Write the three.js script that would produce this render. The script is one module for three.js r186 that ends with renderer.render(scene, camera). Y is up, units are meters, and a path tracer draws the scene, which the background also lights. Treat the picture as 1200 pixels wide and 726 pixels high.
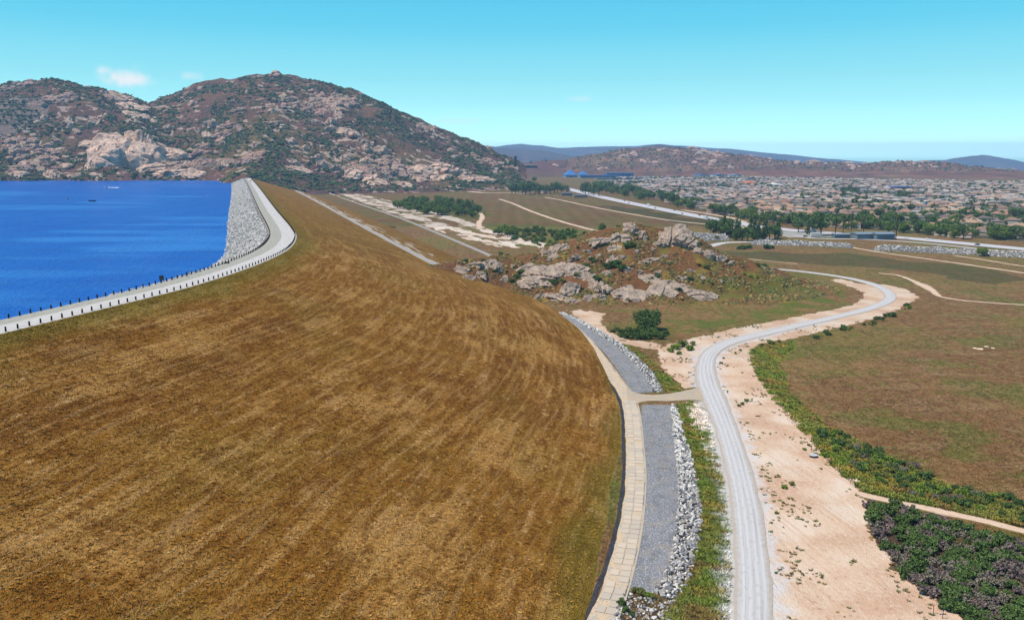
import * as THREE from 'three';
import { mergeGeometries, mergeVertices, toCreasedNormals } from 'three/addons/utils/BufferGeometryUtils.js';

// ---------------------------------------------------------------- camera, sky, sun, exposure
const CAMH = 76;                                             // metres above the valley floor
const scene = new THREE.Scene();
const camera = new THREE.PerspectiveCamera(39.9, 1200 / 726, 1, 120000);
camera.position.set(0, CAMH, 0);
camera.rotation.set(-Math.atan(0.178), 0, 0);
const renderer = new THREE.WebGLRenderer();
renderer.toneMapping = THREE.LinearToneMapping;
renderer.toneMappingExposure = 1.52;
renderer.shadowMap.enabled = true;

const sunEl = 62 * Math.PI / 180, sunAz = -104 * Math.PI / 180; // azimuth from straight ahead, left negative
const sunDir = new THREE.Vector3(Math.sin(sunAz) * Math.cos(sunEl), Math.sin(sunEl), -Math.cos(sunAz) * Math.cos(sunEl));
const sun = new THREE.DirectionalLight(0xfff0dc, 4.6);
sun.position.copy(sunDir).multiplyScalar(3000).add(new THREE.Vector3(0, 0, -800));
sun.target.position.set(0, 0, -800);
sun.castShadow = true;
sun.shadow.mapSize.set(4096, 4096);
Object.assign(sun.shadow.camera, { left: -1500, right: 1500, top: 1500, bottom: -1500, near: 100, far: 7000 });
scene.add(sun, sun.target);

// ---------------------------------------------------------------- noise, seeded
function rng(seed) { let a = seed >>> 0; return () => { a = (a + 0x6D2B79F5) | 0; let t = Math.imul(a ^ (a >>> 15), 1 | a); t = (t + Math.imul(t ^ (t >>> 7), 61 | t)) ^ t; return ((t ^ (t >>> 14)) >>> 0) / 4294967296; }; }
const PERM = new Uint8Array(512), GX = new Float32Array(256), GY = new Float32Array(256), GZ = new Float32Array(256), RV = new Float32Array(256);
{
  const r = rng(7), p = [...Array(256).keys()];
  for (let i = 255; i > 0; i--) { const j = (r() * (i + 1)) | 0; [p[i], p[j]] = [p[j], p[i]]; }
  for (let i = 0; i < 512; i++) PERM[i] = p[i & 255];
  for (let i = 0; i < 256; i++) { const a = r() * 6.28318; GX[i] = Math.cos(a); GY[i] = Math.sin(a); GZ[i] = r() * 2 - 1; RV[i] = r(); }
}
function n2(x, y) {
  const xi = Math.floor(x), yi = Math.floor(y), fx = x - xi, fy = y - yi, X = xi & 255, Y = yi & 255;
  const u = fx * fx * fx * (fx * (fx * 6 - 15) + 10), v = fy * fy * fy * (fy * (fy * 6 - 15) + 10);
  const a = PERM[PERM[X] + Y], b = PERM[PERM[X + 1] + Y], c = PERM[PERM[X] + Y + 1], d = PERM[PERM[X + 1] + Y + 1];
  const g0 = GX[a] * fx + GY[a] * fy, g1 = GX[b] * (fx - 1) + GY[b] * fy, g2 = GX[c] * fx + GY[c] * (fy - 1), g3 = GX[d] * (fx - 1) + GY[d] * (fy - 1);
  const e = g0 + u * (g1 - g0), f = g2 + u * (g3 - g2);
  return (e + v * (f - e)) * 1.5;
}
function fbm(x, y, o) { let s = 0, a = .5, f = 1; for (let i = 0; i < o; i++) { s += a * n2(x * f + i * 17.3, y * f - i * 9.1); a *= .5; f *= 2.03; } return s; }
function ridged(x, y, o) { let s = 0, a = .5, f = 1; for (let i = 0; i < o; i++) { s += a * (1 - Math.abs(n2(x * f + i * 7.7, y * f + i * 3.9)) * 2); a *= .5; f *= 2.07; } return s; }
function n3(x, y, z) {
  const xi = Math.floor(x), yi = Math.floor(y), zi = Math.floor(z), fx = x - xi, fy = y - yi, fz = z - zi;
  const u = fx * fx * (3 - 2 * fx), v = fy * fy * (3 - 2 * fy), w = fz * fz * (3 - 2 * fz);
  const h = (i, j, k) => RV[PERM[(PERM[(PERM[(xi + i) & 255] + yi + j) & 255] + zi + k) & 255]];
  const l = (a, b, t) => a + t * (b - a);
  return l(l(l(h(0, 0, 0), h(1, 0, 0), u), l(h(0, 1, 0), h(1, 1, 0), u), v), l(l(h(0, 0, 1), h(1, 0, 1), u), l(h(0, 1, 1), h(1, 1, 1), u), v), w) * 2 - 1;
}
function fbm3(x, y, z, o) { let s = 0, a = .5; for (let i = 0; i < o; i++) { s += a * n3(x, y, z); a *= .5; x = x * 2.02 + 5.1; y = y * 2.02 + 3.7; z = z * 2.02 + 9.2; } return s; }
const clamp = (x, a = 0, b = 1) => x < a ? a : x > b ? b : x;
const sm = (a, b, x) => { const t = clamp((x - a) / (b - a)); return t * t * (3 - 2 * t); };
const lerp = (a, b, t) => a + (b - a) * t;

// ---------------------------------------------------------------- colours: base colours given as sRGB, kept linear
const lin1 = c => { c /= 255; return c <= .04045 ? c / 12.92 : Math.pow((c + .055) / 1.055, 2.4); };
const ALB = 0.56;                                            // photographed tone to base colour
const S = (r, g, b, k = ALB) => [lin1(r) * k, lin1(g) * k, lin1(b) * k];
const col = a => new THREE.Color().setRGB(a[0], a[1], a[2]);
const mix3 = (a, b, t) => [a[0] + (b[0] - a[0]) * t, a[1] + (b[1] - a[1]) * t, a[2] + (b[2] - a[2]) * t];
const ENC = new Uint8Array(4097);
for (let i = 0; i <= 4096; i++) { const l = i / 4096; ENC[i] = Math.round(255 * (l <= .0031308 ? l * 12.92 : 1.055 * Math.pow(l, 1 / 2.4) - .055)); }
const enc = l => ENC[l <= 0 ? 0 : l >= 1 ? 4096 : (l * 4096) | 0];
function colorTex(w, h, fn, wrap) {                           // fn(u, v, out) writes linear rgb
  const data = new Uint8Array(w * h * 4), o = [0, 0, 0];
  for (let j = 0, k = 0; j < h; j++) for (let i = 0; i < w; i++, k += 4) { fn((i + .5) / w, (j + .5) / h, o); data[k] = enc(o[0]); data[k + 1] = enc(o[1]); data[k + 2] = enc(o[2]); data[k + 3] = 255; }
  const t = new THREE.DataTexture(data, w, h); t.colorSpace = THREE.SRGBColorSpace; t.magFilter = THREE.LinearFilter; t.minFilter = THREE.LinearFilter;
  t.wrapS = t.wrapT = wrap ? THREE.RepeatWrapping : THREE.ClampToEdgeWrapping; t.needsUpdate = true; return t;
}
function grayTex(w, h, fn) {
  const data = new Uint8Array(w * h * 4);
  for (let j = 0, k = 0; j < h; j++) for (let i = 0; i < w; i++, k += 4) { const g = clamp(fn(i / w, j / h)) * 255; data[k] = data[k + 1] = data[k + 2] = g; data[k + 3] = 255; }
  const t = new THREE.DataTexture(data, w, h); t.magFilter = THREE.LinearFilter; t.minFilter = THREE.LinearFilter; t.wrapS = t.wrapT = THREE.RepeatWrapping; t.needsUpdate = true; return t;
}
// periodic noise for textures that repeat
function tileN(u, v, f, seed = 0) { const w = (x) => x * x * (3 - 2 * x), blend = (a, b, t) => a + (b - a) * t, x = u * f, y = v * f;
  const A = n2(x + seed, y + seed), B = n2(x - f + seed, y + seed), C = n2(x + seed, y - f + seed), D = n2(x - f + seed, y - f + seed); return blend(blend(A, B, w(u)), blend(C, D, w(u)), w(v)); }
function rep(t, rx, ry) { const c = t.clone(); c.repeat.set(rx, ry); c.needsUpdate = true; return c; }

// ---------------------------------------------------------------- the sky: clear air, a few small clouds low over the hills
{
  const W = 2048, Hh = 1024, data = new Float32Array(W * Hh * 4);
  const stops = [[-90, .40, .62, .66], [-1, 1.22, 2.35, 1.82], [1, 1.22, 2.35, 1.82], [1.5, .88, 1.68, 1.46], [2.2, .66, 1.34, 1.26], [3.5, .45, 1.03, 1.08], [5, .32, .86, .96], [8, .15, .68, .905], [11, .08, .56, .85], [18, .05, .42, .76], [35, .035, .29, .62], [90, .025, .20, .50]];
  const clouds = [[-23.6, 4.55, 1.35, .55, .95], [-20.0, 4.9, .7, .2, .5], [-3.4, 2.35, 1.5, .17, .45], [4.5, 3.75, .8, .17, .45], [3.4, 1.85, .4, .16, .4], [-24.9, 5.0, .5, .25, .7]];
  for (let j = 0, k = 0; j < Hh; j++) {
    const el = (j + .5) / Hh * 180 - 90;
    let s = 0; while (s < stops.length - 2 && el > stops[s + 1][0]) s++;
    const t = clamp((el - stops[s][0]) / (stops[s + 1][0] - stops[s][0]));
    for (let i = 0; i < W; i++, k += 4) {
      const az = ((i + .5) / W - .25) * 360, a = ((az + 540) % 360) - 180; // 0 straight ahead (-z), right positive
      const k0 = .675;                                       // radiance for this exposure
      let r = k0 * lerp(stops[s][1], stops[s + 1][1], t), g = k0 * lerp(stops[s][2], stops[s + 1][2], t), b = k0 * lerp(stops[s][3], stops[s + 1][3], t);
      if (el > 0 && el < 8) for (const [ca, ce, wa, we, op] of clouds) {
        const dx = (a - ca) / wa, dy = (el - ce) / we; if (dx * dx + dy * dy > 4) continue;
        const q = clamp((1.15 - Math.hypot(dx, dy * (dy < 0 ? 1.5 : 1)) + .9 * fbm(a * 3.1, el * 7, 4)) * 1.3) * op;
        r = lerp(r, .66, q); g = lerp(g, .67, q); b = lerp(b, .67, q);
      }
      data[k] = r; data[k + 1] = g; data[k + 2] = b; data[k + 3] = 1;
    }
  }
  const sky = new THREE.DataTexture(data, W, Hh, THREE.RGBAFormat, THREE.FloatType);
  sky.mapping = THREE.EquirectangularReflectionMapping; sky.magFilter = THREE.LinearFilter; sky.needsUpdate = true;
  scene.background = sky; scene.environment = sky;
}
scene.fog = new THREE.FogExp2(0xa4ceff, 0.000075);

// ---------------------------------------------------------------- terrain heights; d is the distance ahead (-z)
const V3 = (x, y, d) => new THREE.Vector3(x, y, -d);
// the crest line of the dam, resampled
const crest = (() => {
  const c = new THREE.CatmullRomCurve3([[-187, -100], [-140, 100], [-117.7, 193], [-110, 225], [-104.5, 249], [-101.2, 275], [-99.6, 300], [-99.4, 325], [-100.8, 352], [-104.6, 380], [-113.4, 421], [-125, 461], [-154.5, 553], [-178.5, 627], [-203.7, 706], [-301.6, 1014], [-400, 1321], [-499.2, 1627], [-566, 1835]].map(p => new THREE.Vector3(p[0], 0, p[1])), false, 'centripetal');
  c.arcLengthDivisions = 2000;
  const L = c.getLength(), n = Math.round(L / 3), pts = c.getSpacedPoints(n), out = [];
  for (let i = 0; i <= n; i++) { const a = pts[Math.max(0, i - 6)], b = pts[Math.min(n, i + 6)], l = Math.hypot(b.x - a.x, b.z - a.z); out.push({ x: pts[i].x, d: pts[i].z, nx: (b.z - a.z) / l, nd: -(b.x - a.x) / l, s: i * L / n }); }
  out.L = L; out.step = L / n; return out;                     // (nx, nd) points downstream
})();
const HW = 6.2, CRESTY = 38, WATERY = 29, BENCHQ = HW + 77;
const sAtD = d => { let b = 0; for (let i = 0; i < crest.length; i++) if (crest[i].d <= d) b = i; return crest[b].s; };
const S_A = sAtD(150), S_C = sAtD(330);
const S_BENCH = sAtD(455), S_END = sAtD(1640);
function damProfile(q, s) {
  if (q < -HW) return CRESTY - (-q - HW) / 2.4;
  if (q < HW) return CRESTY;
  const b = sm(S_BENCH - 8, S_BENCH + 10, s) * 6, over = q - BENCHQ;
  const qq = over < 0 ? q : over < b ? BENCHQ : q - b;
  return CRESTY - (qq - HW) / lerp(3.54, 3.34, sm(S_A, S_C, s)) + sm(HW, HW + 12, q) * .35 * fbm(s * .03, q * .05, 2);
}
function crestAt(s) { const f = clamp(s / crest.step, 0, crest.length - 1.001), i = Math.floor(f), t = f - i, a = crest[i], b = crest[i + 1]; return { x: lerp(a.x, b.x, t), d: lerp(a.d, b.d, t), nx: lerp(a.nx, b.nx, t), nd: lerp(a.nd, b.nd, t), s }; }
function damPoint(s, q) { const c = crestAt(s); return [c.x + c.nx * q, c.d + c.nd * q]; }
function damSQ(x, d) {
  let bi = 0, bd = 1e18;
  for (let i = 0; i < crest.length; i += 12) { const e = (crest[i].x - x) ** 2 + (crest[i].d - d) ** 2; if (e < bd) { bd = e; bi = i; } }
  for (let i = Math.max(0, bi - 14), m = Math.min(crest.length - 1, bi + 14); i <= m; i++) { const e = (crest[i].x - x) ** 2 + (crest[i].d - d) ** 2; if (e < bd) { bd = e; bi = i; } }
  const c = crest[bi], dx = x - c.x, dd = d - c.d;
  return [c.s + dx * -c.nd + dd * c.nx, dx * c.nx + dd * c.nd];
}
function damY(x, d) { const [s, q] = damSQ(x, d); if (q > 170 || q < -60 || s > S_END + 60) return -50; return damProfile(q, s); }

// hills as ridge lines that fall away on both sides
function ridgeHeight(R, x, d) {
  let best = 0;
  for (let i = 0; i + 1 < R.length; i++) {
    const a = R[i], b = R[i + 1], ux = b[0] - a[0], ud = b[1] - a[1], L = ux * ux + ud * ud;
    const t = clamp(((x - a[0]) * ux + (d - a[1]) * ud) / L), px = a[0] + ux * t, pd = a[1] + ud * t;
    const dist = Math.hypot(x - px, d - pd), w = lerp(a[3], b[3], t), h = lerp(a[2], b[2], t), k = dist / w;
    if (k < 1) { const f = 1 - k; const v = h * (f * f * (3 - 2 * f) * .45 + f * .55); if (v > best) best = v; }
  }
  return best;
}
const withW = (pts, w) => pts.map((p, i) => [p[0], p[1], p[2], Array.isArray(w) ? w[i] : w]);
// the rocky knoll at the foot of the dam
const KNOLL = [[-52, 482, 15, 34], [-22, 497, 18, 40], [4, 512, 18, 52], [26, 517, 25, 72], [50, 521, 32, 86], [73, 523, 36, 90], [95, 520, 32, 84], [119, 512, 21, 74], [150, 500, 6, 50]];
function knollY(x, d) {
  if (x < -110 || x > 240 || d < 390 || d > 640) return 0;
  let h = 0, tot = 0;
  const r = ridgeHeight(KNOLL, x, d);
  if (r <= 0) return 0;
  return r + Math.min(1, r / 6) * (fbm(x * .045 + 3, d * .045, 4) * 5 + ridged(x * .09, d * .09 + 8, 2) * 1.2 - .6);
}
// the mountain beyond the lake
const MT = [
  withW([[-1957,2500,160.3],[-1609,2500,212.8],[-1471,2480,249.3],[-1355,2450,279.5],[-1243,2420,286.2],[-1150,2420,274.8],[-1072,2440,244.2],[-1036,2480,192.8]], [650, 700, 720, 740, 720, 600, 380, 240]),
  withW([[-1145,2650,175.5],[-1081,2650,205.9],[-995,2660,269.4],[-876,2660,312.0],[-769,2650,328.5],[-702,2640,332.5],[-609,2620,310.9],[-505,2600,267.5],[-401,2570,211.7],[-298,2540,151.9],[-198,2520,88.2],[-99,2510,39.4],[-10,2500,5.4]], [220, 260, 400, 640, 800, 860, 820, 720, 560, 400, 260, 150, 80]),
  withW([[-1017,2300,210.6],[-905,2150,140.3],[-806,2000,95.4],[-740,1900,55.7]], [300, 260, 200, 130]),
  withW([[-1209,2300,219.3],[-1111,2060,125.7],[-1048,1900,66.8]], [320, 280, 170]),
  withW([[-1084,2320,224.9],[-949,2060,125.7],[-866,1890,70.5]], [300, 240, 150]),
  withW([[-650,2480,277.4],[-602,2200,171.2],[-584,1980,95.2],[-556,1800,49.8],[-523,1690,39.8]], [380, 340, 240, 150, 110]),
  withW([[-554,2480,254.0],[-454,2320,154.2],[-369,2200,65.3]], [330, 260, 120]),
  withW([[-877,2500,227.0],[-769,2180,128.6],[-675,1930,66.6]], [300, 240, 140]),
];
const TERRACES = [[-1275, 2130, 130, 170, 13], [-770, 1925, 120, 75, 7]];
function mountY(x, d) {
  if (x > 120 || d < 1600) return 0;
  let h = 0; for (const R of MT) { const r = ridgeHeight(R, x, d); h = h <= 0 ? r : r <= 0 ? h : Math.max(h, r) + Math.max(0, 22 - Math.abs(h - r)) * .25; }
  if (h <= 0) return 0;
  const k = Math.min(1, h / 40);
  for (const [tx, td, rx, rd, st] of TERRACES) { const e = Math.hypot((x - tx) / rx, (d - td) / rd); if (e < 1) h = lerp(h, (Math.floor(h / st) + sm(.7, 1, (h / st) % 1)) * st, 1 - sm(.75, 1, e)); }
  return h + k * (fbm(x * .006, d * .006, 4) * 22 + (ridged(x * .009 + 4, d * .009, 2) - .4) * 12) * (TERRACES.some(t => Math.hypot((x - t[0]) / t[2], (d - t[1]) / t[3]) < .85) ? .3 : 1);
}
// hills far across the valley
const HR = withW([[170,4300,-11.8],[381,4300,46.8],[507,4300,105.1],[634,4300,130.1],[835,4250,129.4],[970,4200,108.5],[1070,4150,92.1],[1171,4100,64.1],[1317,4050,50.5],[1427,4000,60.5],[1558,3950,41.5],[1673,3900,45.7],[1739,3880,64.7],[1840,3850,53.6],[1930,3800,39.1],[2036,3750,21.3],[2156,3700,7.6],[2337,3700,25.7],[2628,3700,36.5],[2990,3700,58.1]], 680);
const HS = withW([[-154,3900,-11.3],[-59,4000,17.7],[8,4200,43.4],[106,4300,59.3],[212,4300,67.7],[339,4300,30.1],[425,4300,-3.5]], 700);
const LOW = 220;                                             // the plain beyond the hills lies lower
const stand = (pts, w) => pts.map(p => [p[0], p[1], p[2] + LOW, w]);
const FARH = [stand([[-1681,9500,158.7],[-1119,9500,213.8],[-746,9500,250.4],[-513,9500,232.1],[-233,9500,195.4],[0,9500,177.1],[374,9500,103.6],[749,9500,20.7],[1125,9500,-62.5]], 2900)];
const FAR2 = stand([[5329,11500,-13.3],[5549,11500,59.3],[5833,11500,48.1],[6089,11500,98.3],[6245,11500,126.1],[6395,11500,92.7],[6625,11500,59.3],[6912,11500,20.2],[7474,11500,64.9],[8272,11500,20.2]], 1500);
const FAR3 = stand([[-1594,13500,115.2],[-531,13500,193.6],[133,13500,297.8],[663,13500,232.7],[1326,13500,258.8],[1922,13500,271.8],[2253,13500,297.8],[2651,13500,284.8],[3316,13500,219.7],[3983,13500,154.4],[4651,13500,89.1],[5456,13500,-15.7]], 3200);
const FAR4 = stand([[929,7000,137.0],[1079,7000,177.5],[1182,7000,191.0],[1320,7000,177.5],[1479,7000,137.0]], 1500);
const hillY = (R, x, d, a, f) => { const r = ridgeHeight(R, x, d); return r <= 0 ? 0 : r + Math.min(1, r / (a * 2)) * (fbm(x * f, d * f, 4) * a + (ridged(x * f * 1.7, d * f * 1.7, 3) - .5) * a * .8); };
const hillsRight = (x, d) => d < 2400 ? 0 : hillY(HR, x, d, 20, .006);
const hillSmall = (x, d) => d < 2400 ? 0 : hillY(HS, x, d, 4, .005);

function plainY(x, d) { return .2 * n2(x * .013, d * .013) * sm(90, 160, d) * (1 - sm(650, 900, d)); }
function groundY(x, d) { return plainY(x, d) + knollY(x, d); }
function topY(x, d) {
  if (d > 3300) return Math.max(0, hillsRight(x, d), hillSmall(x, d), mountY(x, d));
  let h = Math.max(groundY(x, d), mountY(x, d), d > 2400 ? Math.max(hillsRight(x, d), hillSmall(x, d)) : 0);
  if (d < 1900) { h = Math.max(h, damY(x, d)); }
  if (h < WATERY && x < -60) { const [s, q] = damSQ(x, d); if ((q < 0 && s < S_END + 40) || d > 1690 && x < -560 - (d - 1690) * .05) h = Math.max(h, WATERY); }
  return h;
}
// END TERRAIN

// ---------------------------------------------------------------- helpers for objects
const taken = new Map();
const numbered = n => { const k = taken.get(n) || 0; taken.set(n, k + 1); return k ? n + '_' + String(k).padStart(3, '0') : n; };
const lit = o => { o.traverse(m => { if (m.isMesh) { m.castShadow = true; m.receiveShadow = true; } }); return o; };
function struct(name, geo, mat) { const m = lit(new THREE.Mesh(geo, mat)); m.name = numbered(name); m.userData.kind = 'structure'; scene.add(m); return m; }
function thing(name, label, category, group) { const g = new THREE.Group(); g.name = numbered(name); g.userData = { label, category }; if (group) g.userData.group = group; scene.add(g); return g; }
function part(name, geo, mat, parent) { const m = lit(new THREE.Mesh(geo, mat)); m.name = name; parent.add(m); return m; }
function solid(name, geo, mat, label, category, group) { const m = lit(new THREE.Mesh(geo, mat)); m.name = numbered(name); m.userData = { label, category }; if (group) m.userData.group = group; scene.add(m); return m; }
function copyOf(src, label, group) { const c = src.clone(); c.name = numbered(src.userData.base || src.name); c.userData = { ...src.userData }; if (label) c.userData.label = label; if (group) c.userData.group = group; scene.add(c); return c; }
function std(o) { return new THREE.MeshPhysicalMaterial({ roughness: .95, metalness: 0, specularIntensity: (o.roughness ?? 1) > .7 ? .12 : .8, ...o }); }
function scatter(name, geo, mat, list, label, parent) {        // list of [matrix, colour]
  const m = new THREE.InstancedMesh(geo, mat, list.length); m.name = parent ? name : numbered(name); m.userData = { kind: 'stuff' }; if (label) m.userData.label = label;
  list.forEach(([mt, c], i) => { m.setMatrixAt(i, mt); if (c) m.setColorAt(i, col(c)); });
  m.castShadow = m.receiveShadow = true; (parent || scene).add(m); return m;
}
const Q = new THREE.Quaternion(), E3 = new THREE.Euler();
const mat4 = (x, y, d, sx, sy, sz, rx = 0, ry = 0, rz = 0) => new THREE.Matrix4().compose(V3(x, y, d), Q.setFromEuler(E3.set(rx, ry, rz)), new THREE.Vector3(sx, sy, sz));
function gridGeo(x0, x1, d0, d1, nx, nd, hf) {
  const pos = new Float32Array((nx + 1) * (nd + 1) * 3), uv = new Float32Array((nx + 1) * (nd + 1) * 2), idx = [];
  for (let j = 0, k = 0; j <= nd; j++) for (let i = 0; i <= nx; i++, k++) { const x = lerp(x0, x1, i / nx), d = lerp(d0, d1, j / nd); pos[k * 3] = x; pos[k * 3 + 1] = hf(x, d); pos[k * 3 + 2] = -d; uv[k * 2] = i / nx; uv[k * 2 + 1] = j / nd; }
  for (let j = 0; j < nd; j++) for (let i = 0; i < nx; i++) { const a = j * (nx + 1) + i, b = a + 1, c = a + nx + 1, e = c + 1; idx.push(a, b, e, a, e, c); }
  const g = new THREE.BufferGeometry(); g.setAttribute('position', new THREE.BufferAttribute(pos, 3)); g.setAttribute('uv', new THREE.BufferAttribute(uv, 2)); g.setIndex(idx); g.computeVertexNormals(); return g;
}
function inPoly(p, x, d) { let c = false; for (let i = 0, j = p.length - 1; i < p.length; j = i++) if ((p[i][1] > d) !== (p[j][1] > d) && x < (p[j][0] - p[i][0]) * (d - p[i][1]) / (p[j][1] - p[i][1]) + p[i][0]) c = !c; return c; }
function lineDist(p, x, d) { let b = 1e9; for (let i = 0; i + 1 < p.length; i++) { const ux = p[i + 1][0] - p[i][0], ud = p[i + 1][1] - p[i][1], t = clamp(((x - p[i][0]) * ux + (d - p[i][1]) * ud) / (ux * ux + ud * ud)); b = Math.min(b, Math.hypot(x - p[i][0] - ux * t, d - p[i][1] - ud * t)); } return b; }
const boxed = p => { p.bb = [Math.min(...p.map(q => q[0])) - 8, Math.max(...p.map(q => q[0])) + 8, Math.min(...p.map(q => q[1])) - 8, Math.max(...p.map(q => q[1])) + 8]; return p; };
const near = (p, x, d, m = 0) => x > p.bb[0] - m && x < p.bb[1] + m && d > p.bb[2] - m && d < p.bb[3] + m;

// ---------------------------------------------------------------- outlines on the valley floor (metres)
const SAND = [
  boxed([[81.2,327.4],[93.6,349.5],[97.7,346.1],[94.0,327.4],[88.1,303.9],[84.1,266.5],[82.3,243.5],[81.9,224.1],[80.4,204.3],[80.8,187.5],[79.9,180.1],[76.3,170.1],[73.3,159.6],[72.2,148.8],[73.5,138.1],[76.5,130.3],[77.9,120.5],[34.5,116.1],[42.7,138.7],[48.2,158.8],[53.2,185.0],[59.0,220.5],[65.0,261.6],[69.0,294.0]]),
  boxed([[58.3,335.0],[70.0,351.2],[85.8,365.3],[101.6,380.5],[123.3,397.0],[132.7,401.3],[122.2,380.5],[104.4,365.3],[89.8,351.2],[76.5,330.4],[67.4,306.5],[61.3,280.1],[57.8,276.9],[56.6,294.0],[55.9,309.1]]),
  boxed([[100.4,378.5],[120.0,392.7],[137.4,408.0],[162.6,427.0],[179.5,442.3],[194.4,464.6],[202.6,485.9],[203.3,509.2],[201.4,534.8],[210.8,542.6],[213.8,516.3],[226.9,516.3],[232.1,498.9],[226.4,467.5],[205.3,439.7],[183.6,410.3],[159.2,390.6],[143.3,376.6],[120.7,358.1],[102.7,346.1],[95.0,333.4],[94.6,347.8],[84.6,344.5]]),
  boxed([[27.9,429.5],[30.1,423.3],[34.4,428.2],[36.9,422.1],[40.7,425.7],[43.2,420.9],[45.8,417.3],[41.8,394.8],[42.6,372.7],[48.9,354.6],[57.2,349.5],[61.7,344.5],[59.0,335.0],[50.6,341.3],[41.6,351.2],[36.5,372.7],[33.9,397.0]]),
];
const ROAD = [[35.6,114.0],[40.4,131.4],[43.3,141.7],[47.5,158.8],[52.2,180.1],[56.6,204.3],[61.3,235.4],[64.5,261.6],[67.7,286.9],[72.1,309.1],[78.5,328.9],[88.5,346.1],[107.1,364.3],[137.3,390.6],[170.1,418.5],[190.4,438.4],[207.3,461.7],[216.1,484.3],[220.4,514.5],[215.0,546.5],[197.3,576.0],[174.2,596.7],[153.2,608.8],[132.0,618.8]];
const PALE = boxed([[54.2,261.6],[59.7,259.7],[57.4,231.5],[54.0,204.3],[50.6,202.5],[51.2,220.5],[52.8,239.4]]);   // half-bare ground by the road
const GREENS = [
  boxed([[49.7,257.8],[57.4,261.6],[57.8,239.4],[53.2,204.3],[49.0,176.3],[45.5,158.8],[40.0,141.7],[34.8,127.7],[23.6,127.7],[30.6,141.7],[36.5,158.8],[40.9,175.4],[45.5,204.3],[46.3,226.3]]),
  boxed([[95.4,335.0],[105.3,342.9],[121.4,354.6],[112.2,331.9],[101.3,313.2],[92.1,271.6],[91.3,237.0],[96.2,213.7],[100.9,195.6],[107.5,185.0],[117.2,175.4],[107.8,160.3],[99.4,170.1],[90.6,178.2],[80.5,186.0],[80.4,204.3],[81.9,224.1],[82.3,243.5],[84.1,266.5],[87.7,300.1]]),
  boxed([[43.7,372.7],[58.0,392.7],[82.6,405.8],[115.2,419.7],[157.2,456.0],[185.7,476.5],[184.9,456.0],[157.0,429.5],[113.2,397.0],[84.5,376.6],[61.6,354.6],[50.5,358.1]]),
  boxed([[33.6,365.3],[43.5,354.6],[51.2,338.1],[54.7,303.9],[56.6,273.7],[49.5,273.7],[46.0,294.0],[42.4,323.0],[35.6,347.8]]),
];
const SHRUBLAND = boxed([[78.9,179.1],[86.0,176.3],[92.2,170.1],[104.6,155.1],[81.7,118.3],[76.5,127.7],[73.8,137.0],[72.3,147.5],[73.3,158.8],[76.3,169.2]]);
const DARKB = [boxed([[140.4,1412.1],[202.5,1271.8],[250.6,1004.8],[251.1,931.1],[200.5,1004.8],[161.3,1156.7]]), boxed([[134.3,668.3],[184.1,705.8],[270.9,674.3],[311.3,618.8],[333.2,550.6],[310.9,512.7],[278.6,576.0],[225.9,623.9],[168.7,645.4]])];
const MEADOW = [boxed([[-25.1,1004.8],[40.1,1004.8],[79.9,887.7],[92.6,770.6],[42.1,699.3],[0.0,733.2]]), boxed([[-205.9,1293.3],[-213.5,1654.7],[-56.1,1412.1],[-27.2,1090.8],[-84.6,1060.6]]), boxed([[93.6,461.7],[134.5,492.3],[179.3,492.3],[184.9,456.0],[127.9,419.7],[93.8,419.7]])];
const TOE_SAND = boxed([[-598.3,2436.7],[-417.3,2105.6],[-189.3,1465.9],[-95.0,1192.7],[0.0,848.1],[46.9,719.3],[33.9,674.3],[0.0,712.5],[-49.8,829.6],[-110.3,1004.8],[-238.6,1412.1]]);

const TOWN = boxed([[277.4,2644.4],[276.4,1922.5],[276.7,1465.9],[284.1,1241.0],[300.2,1075.5],[334.3,985.3],[376.6,942.7],[426.5,852.9],[479.5,778.5],[517.1,747.7],[1805.6,2644.4],[1597.1,2690.2],[1403.5,2837.7],[1281.7,2945.3],[1134.3,3186.8],[872.6,3395.5],[604.1,3395.5],[386.0,3253.5]]);
const C = {
  red: S(134, 102, 68), tan: S(166, 136, 100), dry: S(148, 116, 78), olive: S(124, 118, 58), green: S(100, 116, 48), lush: S(108, 136, 52), dark: S(92, 70, 50),
  sand: S(228, 200, 176), sandRed: S(208, 168, 140), sandPale: S(240, 226, 212), knoll: S(128, 86, 56), yellow: S(162, 138, 62), town: S(104, 100, 86),
};
function put(o, c) { o[0] = c[0]; o[1] = c[1]; o[2] = c[2]; }
function blend(o, c, t) { o[0] += (c[0] - o[0]) * t; o[1] += (c[1] - o[1]) * t; o[2] += (c[2] - o[2]) * t; }
function ragged(x, d, k = 1) { return [x + 1.6 * k * n2(x * .21 + 9, d * .21) + .7 * k * n2(x * .8, d * .8 + 4), d + 1.6 * k * n2(x * .21, d * .21 + 31) + .7 * k * n2(x * .8 + 7, d * .8)]; }
function isSand(x, d) { for (const p of SAND) if (near(p, x, d) && inPoly(p, x, d)) return true; return false; }
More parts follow.
